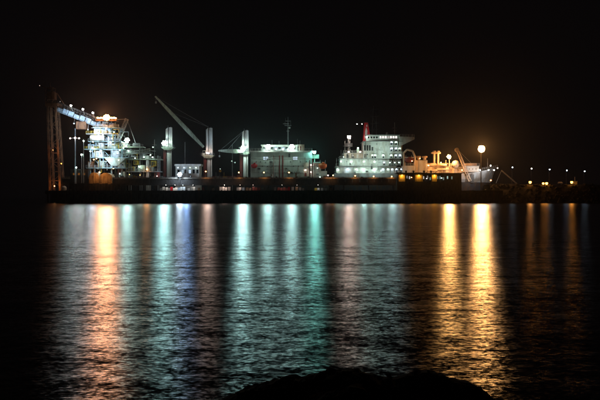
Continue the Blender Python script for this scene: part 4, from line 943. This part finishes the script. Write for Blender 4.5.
# cargo tank and drums at the far left
tk = thing('water_tank', 'small pale round tank on the wharf right of the rusty legs', 'tank', (P(64, 0, 379).x, 379, ZD))
b = MB(); b.lathe((P(64, 0, 379).x, 379, ZD), [(1.15, 0), (1.2, .2), (1.2, 1.5), (.9, 2.1), (.3, 2.3)], 14); b.build('tank_shell', M['cream'], tk, True)
b = MB(); b.ladder((P(64, 0, 379).x, 377.7, ZD), (P(64, 0, 379).x, 377.7, ZD + 2), .4); b.build('ladder', M['grey'], tk)
cb = thing('site_cabin', 'dark site cabin on the wharf left of the arched sheds', 'cabin', (P(79, 0, 381.5).x, 381.5, ZD))
o = MB().pbox(70.5, 88, 170, 190.8, 382.6, 386); o.build('wall', M['gal'], cb); MB().pbox(70, 88.5, 169.2, 169.95, 382.2, 386.4).build('roof', M['dgrey'], cb)
for px in (74, 79, 84): window(cb, px, 174, 382.6, .9, .9, em('amb', .12))
# white dock office behind the gallery
do = thing('dock_office', 'low white flat roofed building behind the gallery right of the first crane', 'building', (P(188, 0, 399).x, 391, ZD))
o = MB().pbox(175.5, 200, 166, 190, 390, 396.5); o = o.build('wall', M['white'], do); MB().pbox(174.5, 201, 164, 165.95, 389.4, 397).build('roof', M['white'], do)
for i in range(6): window(do, 178.5 + i * 3.8, 171.5, 390, 1.0, 1.7, em('bw', .8) if i in (1, 3) else M['glass'])
for px in (176.3, 182, 186.5, 192, 199): MB().pbox(px - .35, px + .35, 166.05, 180, 389.5, 389.9).build('column', M['white'], do)
for px in (178, 184, 190, 196): flood(do, P(px, 167.6, 389.2), 'bw' if px < 190 else 'gw', 8, .18, 'eaves_lamp')
st = thing('dock_floodlight', 'brilliant blue white floodlight on a short post in front of the white office', 'lamp post', (P(180, 0, 382.4).x, 382.4, ZD))
b = MB(); q = P(180, 174.4, 382.4); b.bar((q.x, 382.4, ZD), q, .14, 8); b.build('pole', M['dgrey'], st); bank(st, (q.x, 381.6, q.z), 'bw', 60, 3, 3, .32, .74)
beam((q.x, 381.4, q.z), 'bw', .12, down=1)
beam(P(186.5, 167.6, 388), 'blu', .22)
# yellow sign on a post
sg = thing('sign_post', 'small yellow green sign on a post right of the middle deck crane', 'sign', P(220, 179, 387))
b = MB(); b.bar(P(220, 190, 387), P(220, 172.5, 387), .09, 6); b.build('post', M['dgrey'], sg)
b = MB(); c = P(220.2, 171, 386.8); b.lathe(c, [(.62, 0), (.62, .08)], 8, 'y'); b.build('sign_plate', M['yellow'], sg)
flood(sg, P(220.2, 168.9, 385.7), 'gw', 6, .1, 'sign_lamp')
# faint lights that give the grey streak at far left
beam(P(70, 138, 382), 'cyan', .045); beam(P(79, 138, 382), 'bw', .05); beam(P(92, 148, 383), 'bw', .08)
beam(P(147, 169, 386), 'sod', .05)

# ------------------------------------------------------------------ haze
HZ = True
if HZ:
    b = MB(); b.box(-420, 520, -40, 620, -2.6, 62); hz = b.build('haze', [])
    hm_ = bpy.data.materials.new('night_haze'); hm_.use_nodes = True; n_ = hm_.node_tree; n_.nodes.clear()
    v = n_.nodes.new('ShaderNodeVolumePrincipled'); o = n_.nodes.new('ShaderNodeOutputMaterial'); n_.links.new(v.outputs[0], o.inputs['Volume'])
    v.inputs['Color'].default_value = (.9, .88, .86, 1); v.inputs['Density'].default_value = .00005; v.inputs['Anisotropy'].default_value = .93
    hz.data.materials.append(hm_); tag(hz, 'thin night haze over the harbour water', 'haze', kind='stuff')
